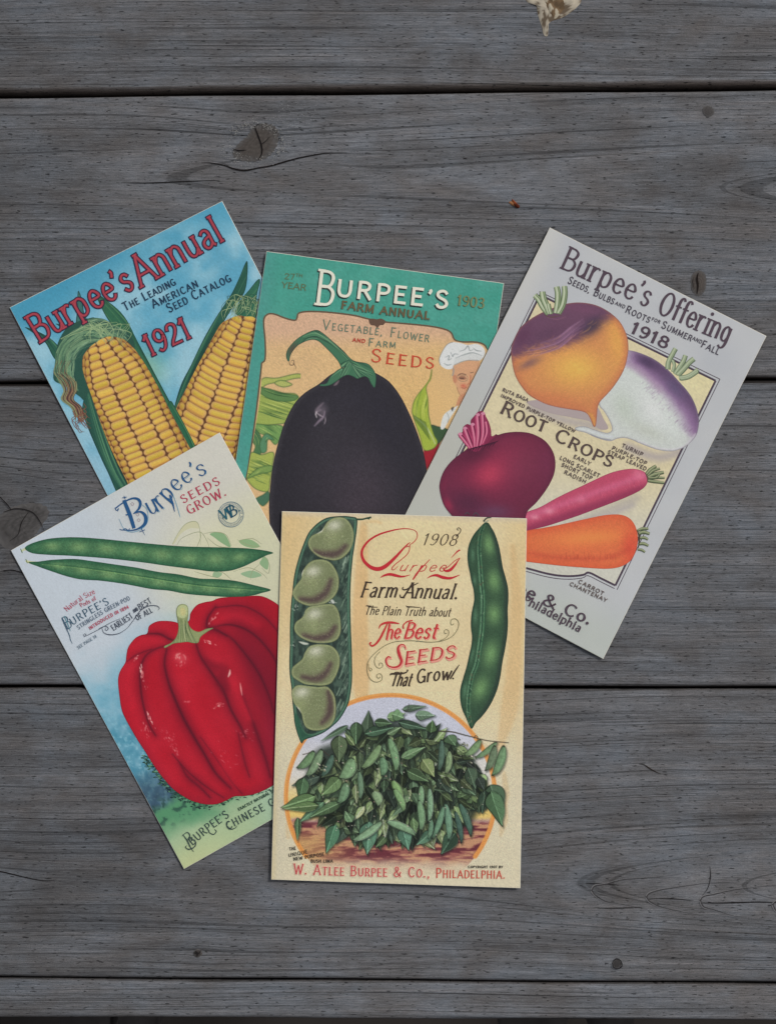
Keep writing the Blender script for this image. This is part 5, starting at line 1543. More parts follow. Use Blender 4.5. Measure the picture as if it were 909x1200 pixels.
# rutabaga
DR = crop(570, 320, .209)
ruP = cat(DR([(135, 440), (142, 400), (162, 350), (190, 305), (230, 270), (280, 238), (335, 212), (390, 190), (440, 175), (500, 167), (555, 170), (610, 182), (662, 206), (705, 236), (742, 272), (768, 315), (786, 365), (792, 420), (786, 475), (770, 535), (742, 590), (704, 645), (664, 690), (634, 722), (620, 755), (616, 800), (611, 850), (602, 864), (592, 852), (580, 822), (562, 792), (530, 776), (470, 766), (405, 755), (342, 740), (285, 715), (232, 682), (192, 635), (160, 580), (143, 515)]), 5, True)
def p_ru(a, sd):
    X, Y = a.X, a.Y
    n = fbm(X, Y, 9, 15); n2 = vnoise((X + Y) * .5, (X * .4 - Y) * 2.2, 3, 7)
    b = (Y - 415) + .42 * (X - 600) - 12 * np.exp(-((X - 668) / 26) ** 2)
    a.glow(675, 432, 34, 22, 0, (226, 176, 88), .95)
    a.glow(722, 400, 12, 30, -10, (226, 168, 84), .7)
    a.glow(612, 430, 12, 18, 20, (206, 132, 84), .5)
    a.glow(650, 468, 40, 8, 12, (196, 116, 78), .6)
    a.put(full, sst(-10, -1, sd) * .5, np.array([186, 108, 76.]))
    a.stroke(DR([(560, 790), (585, 800), (606, 850)]), 3.5, (206, 150, 80), .8, 2)
    t = sst(11, -9, b - 3 + (n - .5) * 10 + (n2 - .5) * 5)
    a.put(full, t, np.array([104, 70, 92.]))
    a.glow(640, 392, 22, 7, -20, (92, 62, 84), .7)
    a.glow(693, 383, 17, 9, -40, (66, 54, 74), .9)
    a.glow(612, 395, 9, 14, 30, (92, 56, 80), .8)
    a.glow(680, 362, 26, 5, 10, (112, 72, 96), .8)
    a.glow(620, 426, 14, 5, -25, (110, 84, 92), .7)
    for k in range(46):
        o = random.uniform(-7, 7); e_ = random.uniform(-70, 40)
        q = [(x, y + o) for x, y in DR([(200 - e_, 440), (300, 425), (400, 390), (470, 335), (520 + e_, 300 - e_ * .5)])]
        i = random.randint(0, 3)
        a.stroke(q[i:], [.2, random.uniform(.5, 1.6), .2], random.choice([(158, 118, 148), (138, 98, 130), (172, 132, 152), (84, 58, 82)]), random.uniform(.2, .6), .7)
    for k in range(90):
        x, y = random.uniform(600, 734), random.uniform(380, 470)
        L = random.uniform(5, 14)
        if (y - 415) + .42 * (x - 600) > -2:
            a.stroke([(x, y), (x + L * .7, y - L * .35), (x + L, y - L * .75)], [.2, .8, .2], random.choice([(192, 122, 76), (232, 184, 104), (214, 150, 84)]), .3, .5)
    a.stroke(DR([(340, 250), (390, 262), (440, 248)]), .9, (134, 92, 108), .6)
    a.put(full, sst(-2.5, 0, sd) * .4, np.array([150, 96, 84.]))
fl = Flat()
fl.poly([(618, 470), (640, 483), (668, 489), (690, 494), (702, 503), (712, 502), (706, 490), (700, 478), (690, 470)], (168, 154, 152))
emit_flat(root, fl, "rutabaga_shadow_ink")
veg(root, ruP, .72, (200, 134, 84), "rutabaga_print", p_ru, 16, (134, 84, 80), "printed purple and orange rutabaga")
fl = Flat()
for q, w in (([(345, 232), (315, 195), (290, 150), (268, 128)], 7), ([(352, 230), (335, 190), (318, 150), (310, 108)], 8), ([(360, 232), (350, 200), (345, 175)], 5), ([(385, 228), (395, 180), (398, 120), (390, 80)], 7.5), ([(400, 228), (425, 180), (436, 120), (434, 76)], 7)):
    fl.stroke(DR(q), [w * .9, w, w * .9], (92, 108, 78)); fl.stroke([(x - .2, y - .3) for x, y in DR(q)], [w * .7] * 3, (146, 160, 126)); fl.stroke([(x - .8, y - .4) for x, y in DR(q)], [w * .2, w * .28, w * .24], (184, 192, 164)); fl.stroke([(x + 1.2, y) for x, y in DR(q)], [w * .12, w * .16, w * .1], (110, 126, 92))
fl.stroke(DR([(320, 235), (360, 250), (420, 238)]), [.6, 1.6, .6], (98, 72, 74))
emit_flat(root, fl, "rutabaga_stalk_print")

# radish and carrot (partly under the front card)
raP = cat(D9([(792, 150), (790, 175), (776, 200), (750, 222), (700, 248), (650, 270), (600, 290), (500, 328), (400, 366), (300, 400), (200, 432), (80, 462), (-60, 500), (-180, 520), (-180, 480), (-60, 420), (80, 352), (160, 322), (250, 272), (330, 232), (400, 200), (480, 162), (550, 130), (610, 110), (680, 98), (730, 100), (765, 112), (784, 128)]), 5, True)
def p_ra(a, sd):
    A = np.array(D9([(770, 155), (80, 400)]))
    e = A[1] - A[0]; L = np.hypot(*e); e /= L
    s = (a.X - A[0, 0]) * e[0] + (a.Y - A[0, 1]) * e[1]
    t = (a.X - A[0, 0]) * -e[1] + (a.Y - A[0, 1]) * e[0]      # up is positive or negative
    t = -t if (-e[1] * 0 + e[0] * 1) < 0 else t
    a.put(full, sst(2, 11, t) * .75, np.array([132, 48, 78.]))
    a.put(full, np.exp(-((t + 4) / 4.5) ** 2) * .6, np.array([204, 104, 136.]))
    r = random.Random(2)
    for k in range(60):
        ss = r.uniform(2, L); tt = r.uniform(-9, 4)
        p = A[0] + e * ss + np.array([-e[1], e[0]]) * -tt
        q = [(p[0], p[1]), (p[0] + 1, p[1] + r.uniform(2, 6))]
        a.stroke(q, [.3, r.uniform(.4, 1.1), .2], r.choice([(222, 144, 162), (150, 58, 90), (214, 120, 146)]), .5, .5, smooth=False)
    a.glow(*D9([(740, 130)])[0], 9, 6, 30, (214, 118, 142), .7)
    a.glow(*D9([(215, 345)])[0], 6, 3.4, 0, (220, 140, 158), .8); a.glow(*D9([(130, 380)])[0], 5, 3, 0, (216, 136, 154), .8)
    a.glow(*D9([(400, 280)])[0], 6, 4, 0, (214, 128, 150), .5)
veg(root, raP, .72, (182, 74, 100), "radish_print", p_ra, 26, (130, 50, 80), "printed long scarlet radish")
caP = cat(D9([(733, 500), (730, 545), (715, 595), (690, 635), (655, 660), (610, 676), (550, 682), (490, 680), (400, 674), (300, 666), (200, 655), (80, 640), (-40, 620), (-140, 600), (-140, 550), (-40, 500), (80, 460), (160, 446), (250, 430), (350, 408), (450, 386), (530, 370), (600, 364), (650, 370), (688, 390), (714, 424), (727, 460)]), 5, True)
def p_ca(a, sd):
    X, Y = a.X, a.Y
    a.glow(690, 630, 48, 9, -4, (232, 142, 76), .7)
    a.put(full, sst(-10, -1, sd) * .45, np.array([204, 82, 56.]))
    a.glow(738, 640, 10, 20, 0, (204, 74, 58), .7)
    a.stroke([(620, 648), (660, 654), (710, 654), (735, 644)], 5, (186, 72, 56), .5, 4)
    r = random.Random(6)
    for k in range(160):
        x, y = r.uniform(600, 744), r.uniform(606, 662)
        a.stroke([(x, y), (x + r.uniform(-1, 1), y + r.uniform(2, 7))], [.2, r.uniform(.4, 1), .2], r.choice([(238, 156, 88), (196, 78, 54), (240, 140, 84), (206, 90, 56)]), r.uniform(.15, .5), .5, smooth=False)
    for k in range(26):
        x = r.uniform(640, 720)
        a.stroke([(x, 650 + r.uniform(-4, 3)), (x + r.uniform(-2, 2), 655)], .8, (172, 66, 50), .4, .5, smooth=False)
veg(root, caP, .72, (210, 108, 68), "carrot_print", p_ca, 27, (172, 74, 48), "printed blunt orange carrot")
fl = Flat()
for q, w in (([(782, 130), (805, 105), (840, 80)], 4.6), ([(790, 140), (820, 110), (862, 96)], 3.4), ([(790, 150), (830, 130), (885, 118)], 4.6), ([(792, 160), (840, 150), (890, 150)], 3.2), ([(790, 168), (830, 172), (888, 180)], 3.6), ([(795, 150), (840, 150), (860, 130)], 2.6),
             )[:6]:
    fl.stroke(D9(q), [w * .8, w * 1.1, w * .8], (74, 84, 62)); fl.stroke([(x, y - .4) for x, y in D9(q)], [w * .4, w * .65, w * .5], (126, 134, 100)); fl.stroke([(x, y - .8) for x, y in D9(q)], [w * .1, w * .22, w * .2], (158, 164, 128))
fl.stroke(D9([(776, 120), (790, 150), (788, 170)]), [.6, 2.0, .6], (96, 74, 66))
emit_flat(root, fl, "leaf_stalk_print", "printed radish stalks")
fl = Flat()
for q, w in (([(730, 460), (760, 448), (795, 448)], 3.4), ([(735, 480), (765, 468), (802, 478)], 4), ([(738, 505), (770, 500), (792, 512)], 3.4), ([(735, 540), (765, 535), (795, 548)], 3.6), ([(732, 570), (755, 572), (775, 585)], 3)):
    fl.stroke(D9(q), [w * .8, w * 1.1, w * .8], (74, 84, 62)); fl.stroke([(x, y - .4) for x, y in D9(q)], [w * .4, w * .65, w * .5], (126, 134, 100)); fl.stroke([(x, y - .8) for x, y in D9(q)], [w * .1, w * .22, w * .2], (158, 164, 128))
fl.stroke(D9([(728, 455), (742, 500), (736, 560)]), [.6, 2.0, .6], (70, 66, 50))
emit_flat(root, fl, "leaf_stalk_print", "printed carrot stalks")

# beet
DB_ = crop(500, 470, .187)
beP = cat(DB_([(78, 545), (84, 495), (100, 450), (125, 410), (160, 370), (200, 338), (235, 312), (260, 290), (300, 262), (360, 240), (410, 222), (432, 208), (440, 214), (480, 202), (530, 195), (585, 194), (640, 201), (695, 222), (740, 252), (775, 295), (797, 345), (803, 400), (795, 455), (775, 505), (748, 552), (715, 598), (680, 640), (650, 668), (630, 690), (618, 722), (600, 790), (520, 850), (400, 870), (280, 840), (200, 770), (150, 712), (118, 672), (95, 625)]), 5, True)
def p_be(a, sd):
    X, Y = a.X, a.Y
    a.glow(578, 552, 40, 24, -40, (158, 50, 78), .85)
    a.glow(574, 556, 15, 11, -30, (182, 62, 86), .8)
    a.glow(612, 545, 26, 24, 0, (122, 54, 76), .5)
    a.glow(548, 590, 26, 18, 10, (80, 38, 60), .85)
    a.glow(556, 532, 22, 10, -25, (84, 32, 54), .8)
    a.glow(524, 592, 5, 9, -25, (168, 48, 78), .7)
    a.glow(519, 568, 4, 14, 10, (122, 40, 66), .6)
    a.glow(580, 600, 18, 8, 0, (98, 70, 96), .6)
    a.glow(640, 545, 9, 26, 0, (112, 46, 74), .5)
    a.put(full, sst(-8, -1, sd) * .35, np.array([84, 34, 56.]))
veg(root, beP, .95, (106, 40, 64), "beet_print", p_be, 36, (76, 30, 52), "printed dark red beet")
fl = Flat()
fl.poly(DB_([(262, 300), (238, 255), (205, 232), (196, 205), (222, 195), (226, 165), (250, 145), (272, 150), (275, 120), (300, 90), (318, 70), (345, 64), (362, 88), (385, 130), (400, 180), (404, 220), (430, 215), (400, 245), (350, 290), (310, 318)]), (128, 42, 74))
for q, w in (([(275, 300), (240, 250), (208, 212)], 6), ([(290, 300), (265, 240), (240, 175)], 7.5), ([(302, 300), (300, 230), (285, 150)], 6.5), ([(315, 295), (325, 200), (318, 95)], 8), ([(335, 285), (355, 200), (350, 85)], 6.5), ([(350, 270), (378, 200), (372, 130)], 5)):
    fl.stroke(DB_(q), [w * .6, w, w * .9], (166, 62, 98)); fl.stroke([(x - .9, y) for x, y in DB_(q)], [w * .1, w * .3, w * .3], (206, 122, 146)); fl.stroke([(x + 1.4, y) for x, y in DB_(q)], [w * .1, w * .22, w * .2], (104, 34, 64))
for x, y in ((208, 208), (238, 172), (285, 148), (318, 88), (350, 80)):
    fl.poly(DB_([(x - 14, y), (x, y - 11), (x + 14, y - 2), (x + 2, y + 9)]), (200, 128, 152))
for k in range(14):
    x = 250 + k * 12
    fl.stroke(DB_([(x, 318 - k * 3 + (k % 3) * 9), (x + 20, 300 - k * 3), (x + 44, 300 - k * 4)]), [.3, 1.4, .3], (70, 26, 48))
emit_flat(root, fl, "beet_stalk_print")

fl = Flat()
TI = (78, 64, 74)
text(fl, "Burpee's", [(655.5, 314.2), (757.5, 360.2)], 27, 3.4, TI, contrast=.42, serif=.22, track=.12)
text(fl, "Offering", [(768.5, 367), (850.5, 402.5)], 28, 3.4, TI, contrast=.42, serif=.22, track=.12)
emit_flat(root, fl, "title_lettering")
fl = Flat()
t2 = (74, 68, 78)
text(fl, "Seeds, Bulbs", [(664, 332), (717, 357)], 8.5, 1.35, t2, contrast=.1, sc=.78, track=.2)
text(fl, "AND", [(719.5, 357), (730.5, 362)], 4, .8, t2, contrast=.1, track=.2)
text(fl, "Roots", [(731.5, 366), (759, 378.5)], 8.5, 1.35, t2, contrast=.1, sc=.78, track=.2)
text(fl, "FOR", [(762.5, 375.5), (772, 379.5)], 3.6, .8, t2, contrast=.1, track=.2)
text(fl, "Summer", [(773.5, 384), (808, 400)], 8.5, 1.35, t2, contrast=.1, sc=.78, track=.2)
text(fl, "AND", [(810, 398), (820.5, 403)], 4, .8, t2, contrast=.1, track=.2)
text(fl, "Fall", [(820, 406.5), (840, 416)], 8.5, 1.35, t2, contrast=.1, sc=.82, track=.2)
emit_flat(root, fl, "lettering")
fl = Flat()
text(fl, "1918", [(737, 389), (779.5, 409)], 13, 3.4, TI, contrast=.4, serif=.26, track=.12)
emit_flat(root, fl, "lettering")
fl = Flat()
TB2 = (84, 70, 66)
text(fl, "Root", [(585.5, 483.5), (611, 496), (637, 506.5)], 15, 3.3, TB2, contrast=.42, serif=.26, sc=.84, track=.16)
text(fl, "Crops", [(648, 515), (680, 531), (714, 547.5)], 15, 3.3, TB2, contrast=.42, serif=.26, sc=.84, track=.16)
emit_flat(root, fl, "lettering")
fl = Flat()
t3 = (96, 84, 80)
for st, p0, p1, h in (("RUTA BAGA", (588, 458.5), (617.5, 471), 4.6), ("IMPROVED PURPLE-TOP YELLOW", (586, 465), (672.5, 507), 4.2),
                      ("TURNIP", (727.5, 523.5), (751.5, 534.5), 5), ("PURPLE-TOP", (716, 526.5), (756, 545), 5), ("STRAP LEAVED", (711, 531), (755.5, 551.5), 5),
                      ("EARLY", (671, 536.5), (690.5, 545.5), 5), ("LONG SCARLET", (655, 538), (701, 559.5), 5), ("SHORT TOP", (657, 546), (692, 562.5), 5), ("RADISH", (660, 554.8), (685, 566.5), 5),
                      ("CARROT", (676.5, 682.5), (705.5, 697.5), 5), ("CHANTENAY", (666.5, 685.5), (709.5, 705.5), 5)):
    text(fl, st, [p0, p1], h * .84, .95, t3, contrast=.08, track=.2)
emit_flat(root, fl, "lettering", "small printed names of the root crops")
fl = Flat()
text(fl, "rpee & Co.", [(583, 683), (634, 707), (689, 731.5)], 13.5, 3.0, TI, contrast=.45, serif=.26, track=.14)
text(fl, "Philadelphia", [(612, 705.5), (644, 722.5), (678, 740.5)], 9.8, 1.9, TI, contrast=.4, serif=.26, track=.12)
fl.stroke([(544, 603), (547, 600.6), (550, 603)], 1.2, TI); fl.stroke([(554, 604), (557, 600.8), (561, 604.5)], 1.4, TI)
emit_flat(root, fl, "lettering", "dark printed name of the firm")
# ================================================================== card: beans (front)
bean = Card("postcard", (330.7, 599), (616.5, 607.5), (609, 1040), (318, 1030),
            lambda u, v: 2.75 - .35 * u - .9 * sst(.6, 1.0, v) * (1 - .5 * u) + .5 * sst(.6, 1, u) * sst(.35, 0, v),
            "cream card with lima bean pods and bushy plant, lying on top", GROUP)
B3 = crop(310, 590, .352)
def bean_bg(X, Y):
    u, v = bean.uv(X, Y)
    n = fbm(X, Y, 34, 81); n2 = fbm(X, Y, 9, 85)
    c = np.array([217, 200, 158.]) * np.ones(X.shape + (1,))
    def mixc(c, col, t):
        return c + (np.array(col, float) - c) * np.clip(t, 0, 1)[..., None]
    c = mixc(c, (208, 180, 128), sst(.30, .0, u) * sst(.5, .1, v) * .9)
    c = mixc(c, (214, 190, 140), sst(.85, 1, u) * sst(.8, .3, v) * .8)
    c = mixc(c, (206, 180, 134), sst(.4, .7, n) * .35)
    c = mixc(c, (208, 200, 174), sst(.40, .75, v) * .8)
    c = mixc(c, (198, 190, 164), sst(.10, .0, u) * sst(.5, .8, v) * .8)
    c = mixc(c, (200, 186, 160), sst(.02, .0, v) * .8)
    c = mixc(c, (202, 184, 136), sst(.03, 0, u) * .5)
    return c
def tan_shadow(a):
    # the printer's tan shadow tints beside the pods
    a.stroke([(426, 618), (424, 660), (422, 720), (423, 790), (424, 822)], [9, 15, 18, 20, 14], (206, 160, 104), .55, 3)
    a.stroke([(424, 612), (440, 611), (446, 613)], 3, (206, 166, 112), .5, 2)
    a.stroke([(600, 640), (604, 700), (602, 770), (596, 830), (586, 870)], [5, 12, 16, 20, 8], (204, 168, 118), .5, 3)
    a.stroke([(588, 872), (575, 880), (566, 872)], [8, 6, 2], (206, 172, 124), .4, 2)
    a.stroke([(590, 905), (592, 930), (588, 950)], [4, 9, 3], (200, 176, 134), .6, 1.5)
    a.stroke([(592, 940), (590, 960), (586, 978)], [3, 10, 3], (200, 176, 134), .6, 1.5)
    a.stroke([(336, 965), (338, 980)], [2, 5], (204, 176, 130), .5, 1.5)
    a.glow(480, 640, 50, 30, 0, (220, 206, 152), .4)
    a.glow(500, 760, 50, 60, 0, (216, 204, 164), .5)
a = Art(316, 597, 619, 1042, 1.5, bean_bg)
tan_shadow(a)
a.grain(.022, 3)
emit(bean, a, bean.outline(), "printed_ground")

# ring and bush
a = Art(324, 808, 606, 1026, .62, bean_bg)
tan_shadow(a)
full = (slice(None), slice(None))
rcx, rcy, rrx, rry = 457.5, 933, 122, 119
th = np.linspace(0, 2 * math.pi, 97)
ring = np.stack([rcx + rrx * np.cos(th), rcy + rry * np.sin(th)], 1)[:-1]
def vign(X, Y, d):
    n = fbm(X, Y, 12, 91); n2 = fbm(X * .35, Y * 1.6, 6, 95); 
    c = np.array([190, 192, 204.]) * np.ones(X.shape + (1,))
    def mixc(c, col, t):
        return c + (np.array(col, float) - c) * np.clip(t, 0, 1)[..., None]
    c = mixc(c, (208, 204, 196), sst(855, 900, Y + 12 * (n - .5)))
    c = mixc(c, (222, 190, 112), sst(905, 945, Y + 10 * (n - .5)))
    c = mixc(c, (176, 148, 140), sst(955, 962, Y + 3 * (n - .5)))
    g = sst(958, 966, Y + 5 * (n - .5))
    c = mixc(c, (150, 92, 84), g)
    c = mixc(c, (104, 50, 58), g * sst(.52, .64, n2))
    c = mixc(c, (194, 150, 112), g * sst(.50, .38, n2) * .8)
    c = mixc(c, (190, 152, 98), g * sst(430, 350, X) * sst(968, 985, Y) * .75)
    c = mixc(c, (198, 168, 140), sst(1000, 1016, Y) * .75)
    return c
a.fill([tuple(p) for p in ring], vign, .6, smooth=False)
# the vignette fades into the paper at the bottom
old = bean_bg(a.X, a.Y)
a.C[:] = a.C + (old - a.C) * (sst(1004, 1020, a.Y + 6 * (fbm(a.X, a.Y, 9, 3) - .5)))[..., None] * .8
arcp = [(rcx + rrx * math.cos(math.radians(t)), rcy + rry * math.sin(math.radians(t))) for t in range(144, 398, 6)]
a.stroke(arcp, 5.2, (222, 150, 78), .92, .5)
a.stroke([(p[0] + .9, p[1] + .6) for p in arcp], 1.2, (200, 118, 66), .5, .6)

r = random.Random(17)
PAL = [(54, 70, 52), (70, 88, 60), (88, 106, 70), (106, 124, 84), (124, 140, 98), (46, 58, 48), (60, 76, 58), (78, 96, 70)]
def bleaf(x, y, L, w, ang, col=None, podl=False):
    if podl: w = w * .95
    c, s = math.cos(math.radians(ang)), math.sin(math.radians(ang))
    T = lambda u, v: (x + c * u * L - s * v * w, y + s * u * L + c * v * w)
    if podl:
        pts = [T(0, .05), T(.08, -.2), T(.3, -.44), T(.62, -.48), T(.88, -.28), T(1.04, .16), T(.9, .2), T(.6, .24), T(.3, .26), T(.08, .2)]
    else:
        k = r.uniform(-.12, .12)
        pts = [T(0, 0), T(.12, -.38), T(.35, -.52), T(.65, -.34 + k), T(.88, -.12 + k), T(1.05, k * 1.5), T(.85, .16 + k), T(.6, .36 + k), T(.3, .5), T(.1, .32)]
    col = np.array(col if col is not None else r.choice(PAL), float)
    P = cat(pts, 3, True)
    a.fill(P + np.array([1.3, 1.6]), (24, 32, 28), 2.0, .55, False)
    a.fill(P, tuple(col * .36), .55, .95, False)                 # dark contour
    Pi = P * .90 + P.mean(0) * .10
    a.fill(Pi, tuple(col), .45, 1, False)
    if podl:
        a.stroke([T(.08, -.1), T(.4, -.28), (T(.8, -.2))], [w * .1, w * .26, w * .12], tuple(np.minimum(col * 1.22 + 8, 190)), .7, .8)
        for q in (.28, .5, .72):
            px, py = T(q, -.05); a.glow(px, py, L * .08, w * .2, ang, tuple(np.minimum(col * 1.22 + 8, 200)), .6)
        a.stroke([T(.02, .08), T(.3, .2), T(.6, .18), T(.97, .16)], .7, tuple(col * .5), .7, .4)
        a.stroke([T(.05, -.1), T(.3, -.44), T(.7, -.42), T(.98, -.05)], .5, tuple(np.minimum(col * 1.5 + 20, 205)), .7, .4)
    else:
        half = [T(0, 0), T(.3, -.02 + k * .3), T(.65, k), T(1.0, k * 1.4), T(.88, -.12 + k), T(.65, -.34 + k), T(.35, -.48), T(.12, -.34)]
        lightside = r.random() < .6
        a.fill(half, tuple(np.minimum(col * (1.3 if lightside else .7) + (6 if lightside else 0), 200)), .5, .7, True, 3)
        a.stroke([T(.02, 0), T(.35, 0 + k * .3), T(.7, k), T(1.0, k * 1.4)], .6, tuple(np.minimum(col * 1.7 + 30, 215)), .85, .4)
        for q in (.2, .38, .56):
            for sg in (-1, 1):
                if r.random() < .7:
                    a.stroke([T(q, k * q), T(q + .16, sg * .3)], .4, tuple(col * (.55 if r.random() < .5 else 1.45)), .55, .35, smooth=False)
        if r.random() < .7:
            a.stroke([T(.12, -.36), T(.35, -.5), T(.65, -.33 + k), T(.95, -.04 + k)], .5, tuple(np.minimum(col * 1.55 + 22, 205)), .65, .35)

def inside(x, y):
    # dome of the plant
    e = ((x - 463) / 105) ** 2 + ((y - 928) / (76 if y < 928 else 60)) ** 2 + (.35 if (x < 395 and y < 890) or (x > 540 and y < 885) else 0) + (.3 if abs(x - 463) > 84 and y > 945 else 0)
    return e < 1
dome = [(348, 908), (356, 880), (372, 868), (398, 862), (420, 846), (444, 838), (470, 836), (500, 842), (520, 858), (548, 868), (562, 880), (572, 905), (580, 930), (572, 950), (560, 968), (530, 982), (470, 982), (400, 985), (370, 968), (352, 945)]
a.fill([(463 + (x - 463) * .9, 925 + (y - 925) * .9) for x, y in dome], (40, 50, 42), 6, .9, n=3)
for k in range(420):
    x, y = r.uniform(345, 580), r.uniform(842, 985)
    if inside(x, y): a.stroke([(x, y), (x + r.uniform(-5, 5), y + r.uniform(-6, 6)), (x + r.uniform(-9, 9), y + r.uniform(3, 12))], r.uniform(.4, 1.1), r.choice([(34, 44, 40), (92, 108, 80), (120, 128, 96), (60, 74, 58), (130, 112, 96)]), .8, .4)
spots = []
for k in range(3600):
    x, y = r.uniform(340, 578), r.uniform(838, 985)
    if inside(x, y) and all((x - p[0]) ** 2 + (y - p[1]) ** 2 > 33 for p in spots): spots.append((x, y))
spots.sort(key=lambda p: -p[1] + r.uniform(-30, 30))
for x, y in spots:
    out = math.degrees(math.atan2(y - 905, x - 462))
    ang = r.gauss(0, 30) + (out * .45 + 40 if (abs(x - 462) > 50 and y > 880 and x > 462) else 90 + (462 - x) * .35 if y > 872 else r.choice([-100, -70, 20, 160, 100, 80]))
    bleaf(x - 6 * math.cos(math.radians(ang)), y - 6 * math.sin(math.radians(ang)), r.uniform(13, 23), r.uniform(8, 13), ang, np.array(r.choice(PAL)) * r.choice([.5, .7, .95, 1.2]))
B6 = crop(325, 810, .165); B7 = crop(460, 810, .165)
def lf(C, x0, y0, x1, y1, w, col=None, podl=False):
    (ax, ay), (bx, by) = C([(x0, y0), (x1, y1)])
    bleaf(ax, ay, math.hypot(bx - ax, by - ay), w, math.degrees(math.atan2(by - ay, bx - ax)), col, podl)
# outer leaves
lf(B6, 500, 240, 320, 350, 7, (66, 84, 66)); lf(B6, 640, 300, 636, 140, 15, (58, 72, 56)); lf(B6, 780, 185, 905, 165, 12, (96, 122, 84))
lf(B6, 620, 300, 820, 245, 12, (70, 96, 74)); lf(B6, 440, 310, 435, 500, 20, (72, 86, 62)); lf(B6, 560, 215, 560, 370, 15, (76, 100, 72))
lf(B6, 690, 215, 810, 235, 11, (70, 92, 66)); lf(B6, 300, 600, 110, 660, 15, (54, 66, 56)); lf(B6, 190, 610, 150, 770, 16, (62, 86, 60)); lf(B6, 450, 610, 310, 730, 18, (86, 108, 72))
lf(B6, 270, 740, 40, 830, 16, (90, 116, 76)); lf(B6, 330, 780, 150, 920, 13, (76, 104, 78))
lf(B7, 70, 125, 230, 105, 8, (72, 90, 72)); lf(B7, 160, 165, 295, 180, 12, (92, 114, 92)); lf(B7, 40, 215, 240, 275, 11, (66, 88, 70)); lf(B7, 270, 290, 285, 205, 13, (72, 96, 64)); lf(B7, 0, 160, 80, 180, 14, (92, 120, 86))
lf(B7, 60, 470, 230, 400, 11, (92, 118, 84)); lf(B7, 100, 560, 250, 640, 15, (78, 100, 70)); lf(B7, 210, 480, 295, 600, 17, (104, 118, 78)); lf(B7, 390, 310, 430, 390, 16, (70, 92, 66))
lf(B7, 520, 500, 620, 580, 10, (40, 46, 42)); lf(B7, 530, 540, 600, 680, 16, (58, 74, 58)); lf(B7, 600, 610, 650, 690, 12, (44, 52, 46))
lf(B7, 690, 660, 760, 860, 26, (62, 82, 62)); lf(B7, 650, 700, 640, 860, 14, (50, 68, 54))
BC = crop(325, 920, .3245)
lf(BC, 75, 115, 70, 195, 8, (76, 100, 70)); lf(BC, 210, 140, 175, 240, 17, (66, 100, 76)); lf(BC, 270, 130, 250, 90, 12, (90, 116, 84)); lf(BC, 330, 130, 320, 245, 22, (78, 112, 90)); lf(BC, 450, 150, 475, 230, 18, (76, 108, 88)); lf(BC, 560, 165, 500, 210, 12, (70, 100, 80))
lf(BC, 640, 170, 590, 245, 18, (60, 84, 66)); lf(BC, 770, 20, 800, 145, 22, (70, 96, 68)); lf(BC, 150, 70, 25, 85, 12, (98, 124, 80)); lf(BC, 230, 60, 120, 110, 13, (86, 112, 78))
# pods
lf(B6, 265, 420, 150, 545, 14, (92, 118, 84), True); lf(B6, 320, 405, 215, 600, 14, (104, 126, 96), True); lf(B6, 395, 440, 320, 600, 11, (68, 92, 78), True)
lf(B6, 540, 470, 455, 620, 22, (108, 136, 100), True); lf(B6, 735, 370, 605, 545, 14, (106, 130, 92), True); lf(B6, 790, 320, 850, 560, 14, (104, 134, 98), True); lf(B6, 740, 460, 750, 595, 14, (92, 122, 92), True)
lf(B6, 815, 625, 880, 790, 14, (112, 142, 92), True); lf(B6, 580, 560, 590, 760, 9, (92, 116, 92), True); lf(B6, 490, 640, 440, 790, 16, (94, 122, 92), True)
lf(B7, 345, 335, 330, 560, 10, (70, 92, 78), True); lf(B7, 400, 415, 380, 580, 11, (114, 134, 98), True); lf(B7, 625, 340, 515, 455, 12, (104, 128, 90), True); lf(B7, 740, 355, 590, 470, 9, (96, 122, 88), True)
lf(B7, 725, 380, 665, 560, 13, (90, 106, 82), True); lf(B7, 790, 380, 715, 595, 15, (98, 126, 92), True)
lf(B7, 200, 660, 190, 830, 10, (108, 138, 104), True); lf(B7, 255, 680, 255, 860, 9, (112, 140, 108), True)
lf(BC, 510, 50, 520, 160, 12, (104, 134, 100), True); lf(BC, 548, 5, 548, 130, 10, (112, 142, 112), True); lf(BC, 605, 60, 620, 195, 12, (96, 128, 104), True); lf(BC, 600, 70, 560, 190, 10, (92, 124, 98), True)
lf(BC, 380, 128, 275, 200, 13, (116, 144, 112), True); lf(BC, 392, 128, 500, 175, 13, (112, 140, 108), True); lf(BC, 655, 60, 700, 180, 11, (66, 92, 78), True); lf(BC, 345, 20, 370, 70, 16, (116, 138, 104), True); lf(BC, 420, 10, 460, 90, 12, (110, 140, 96), True)
lf(BC, 555, 120, 545, 190, 8, (88, 118, 94), True); lf(BC, 640, 90, 665, 205, 9, (60, 84, 74), True)
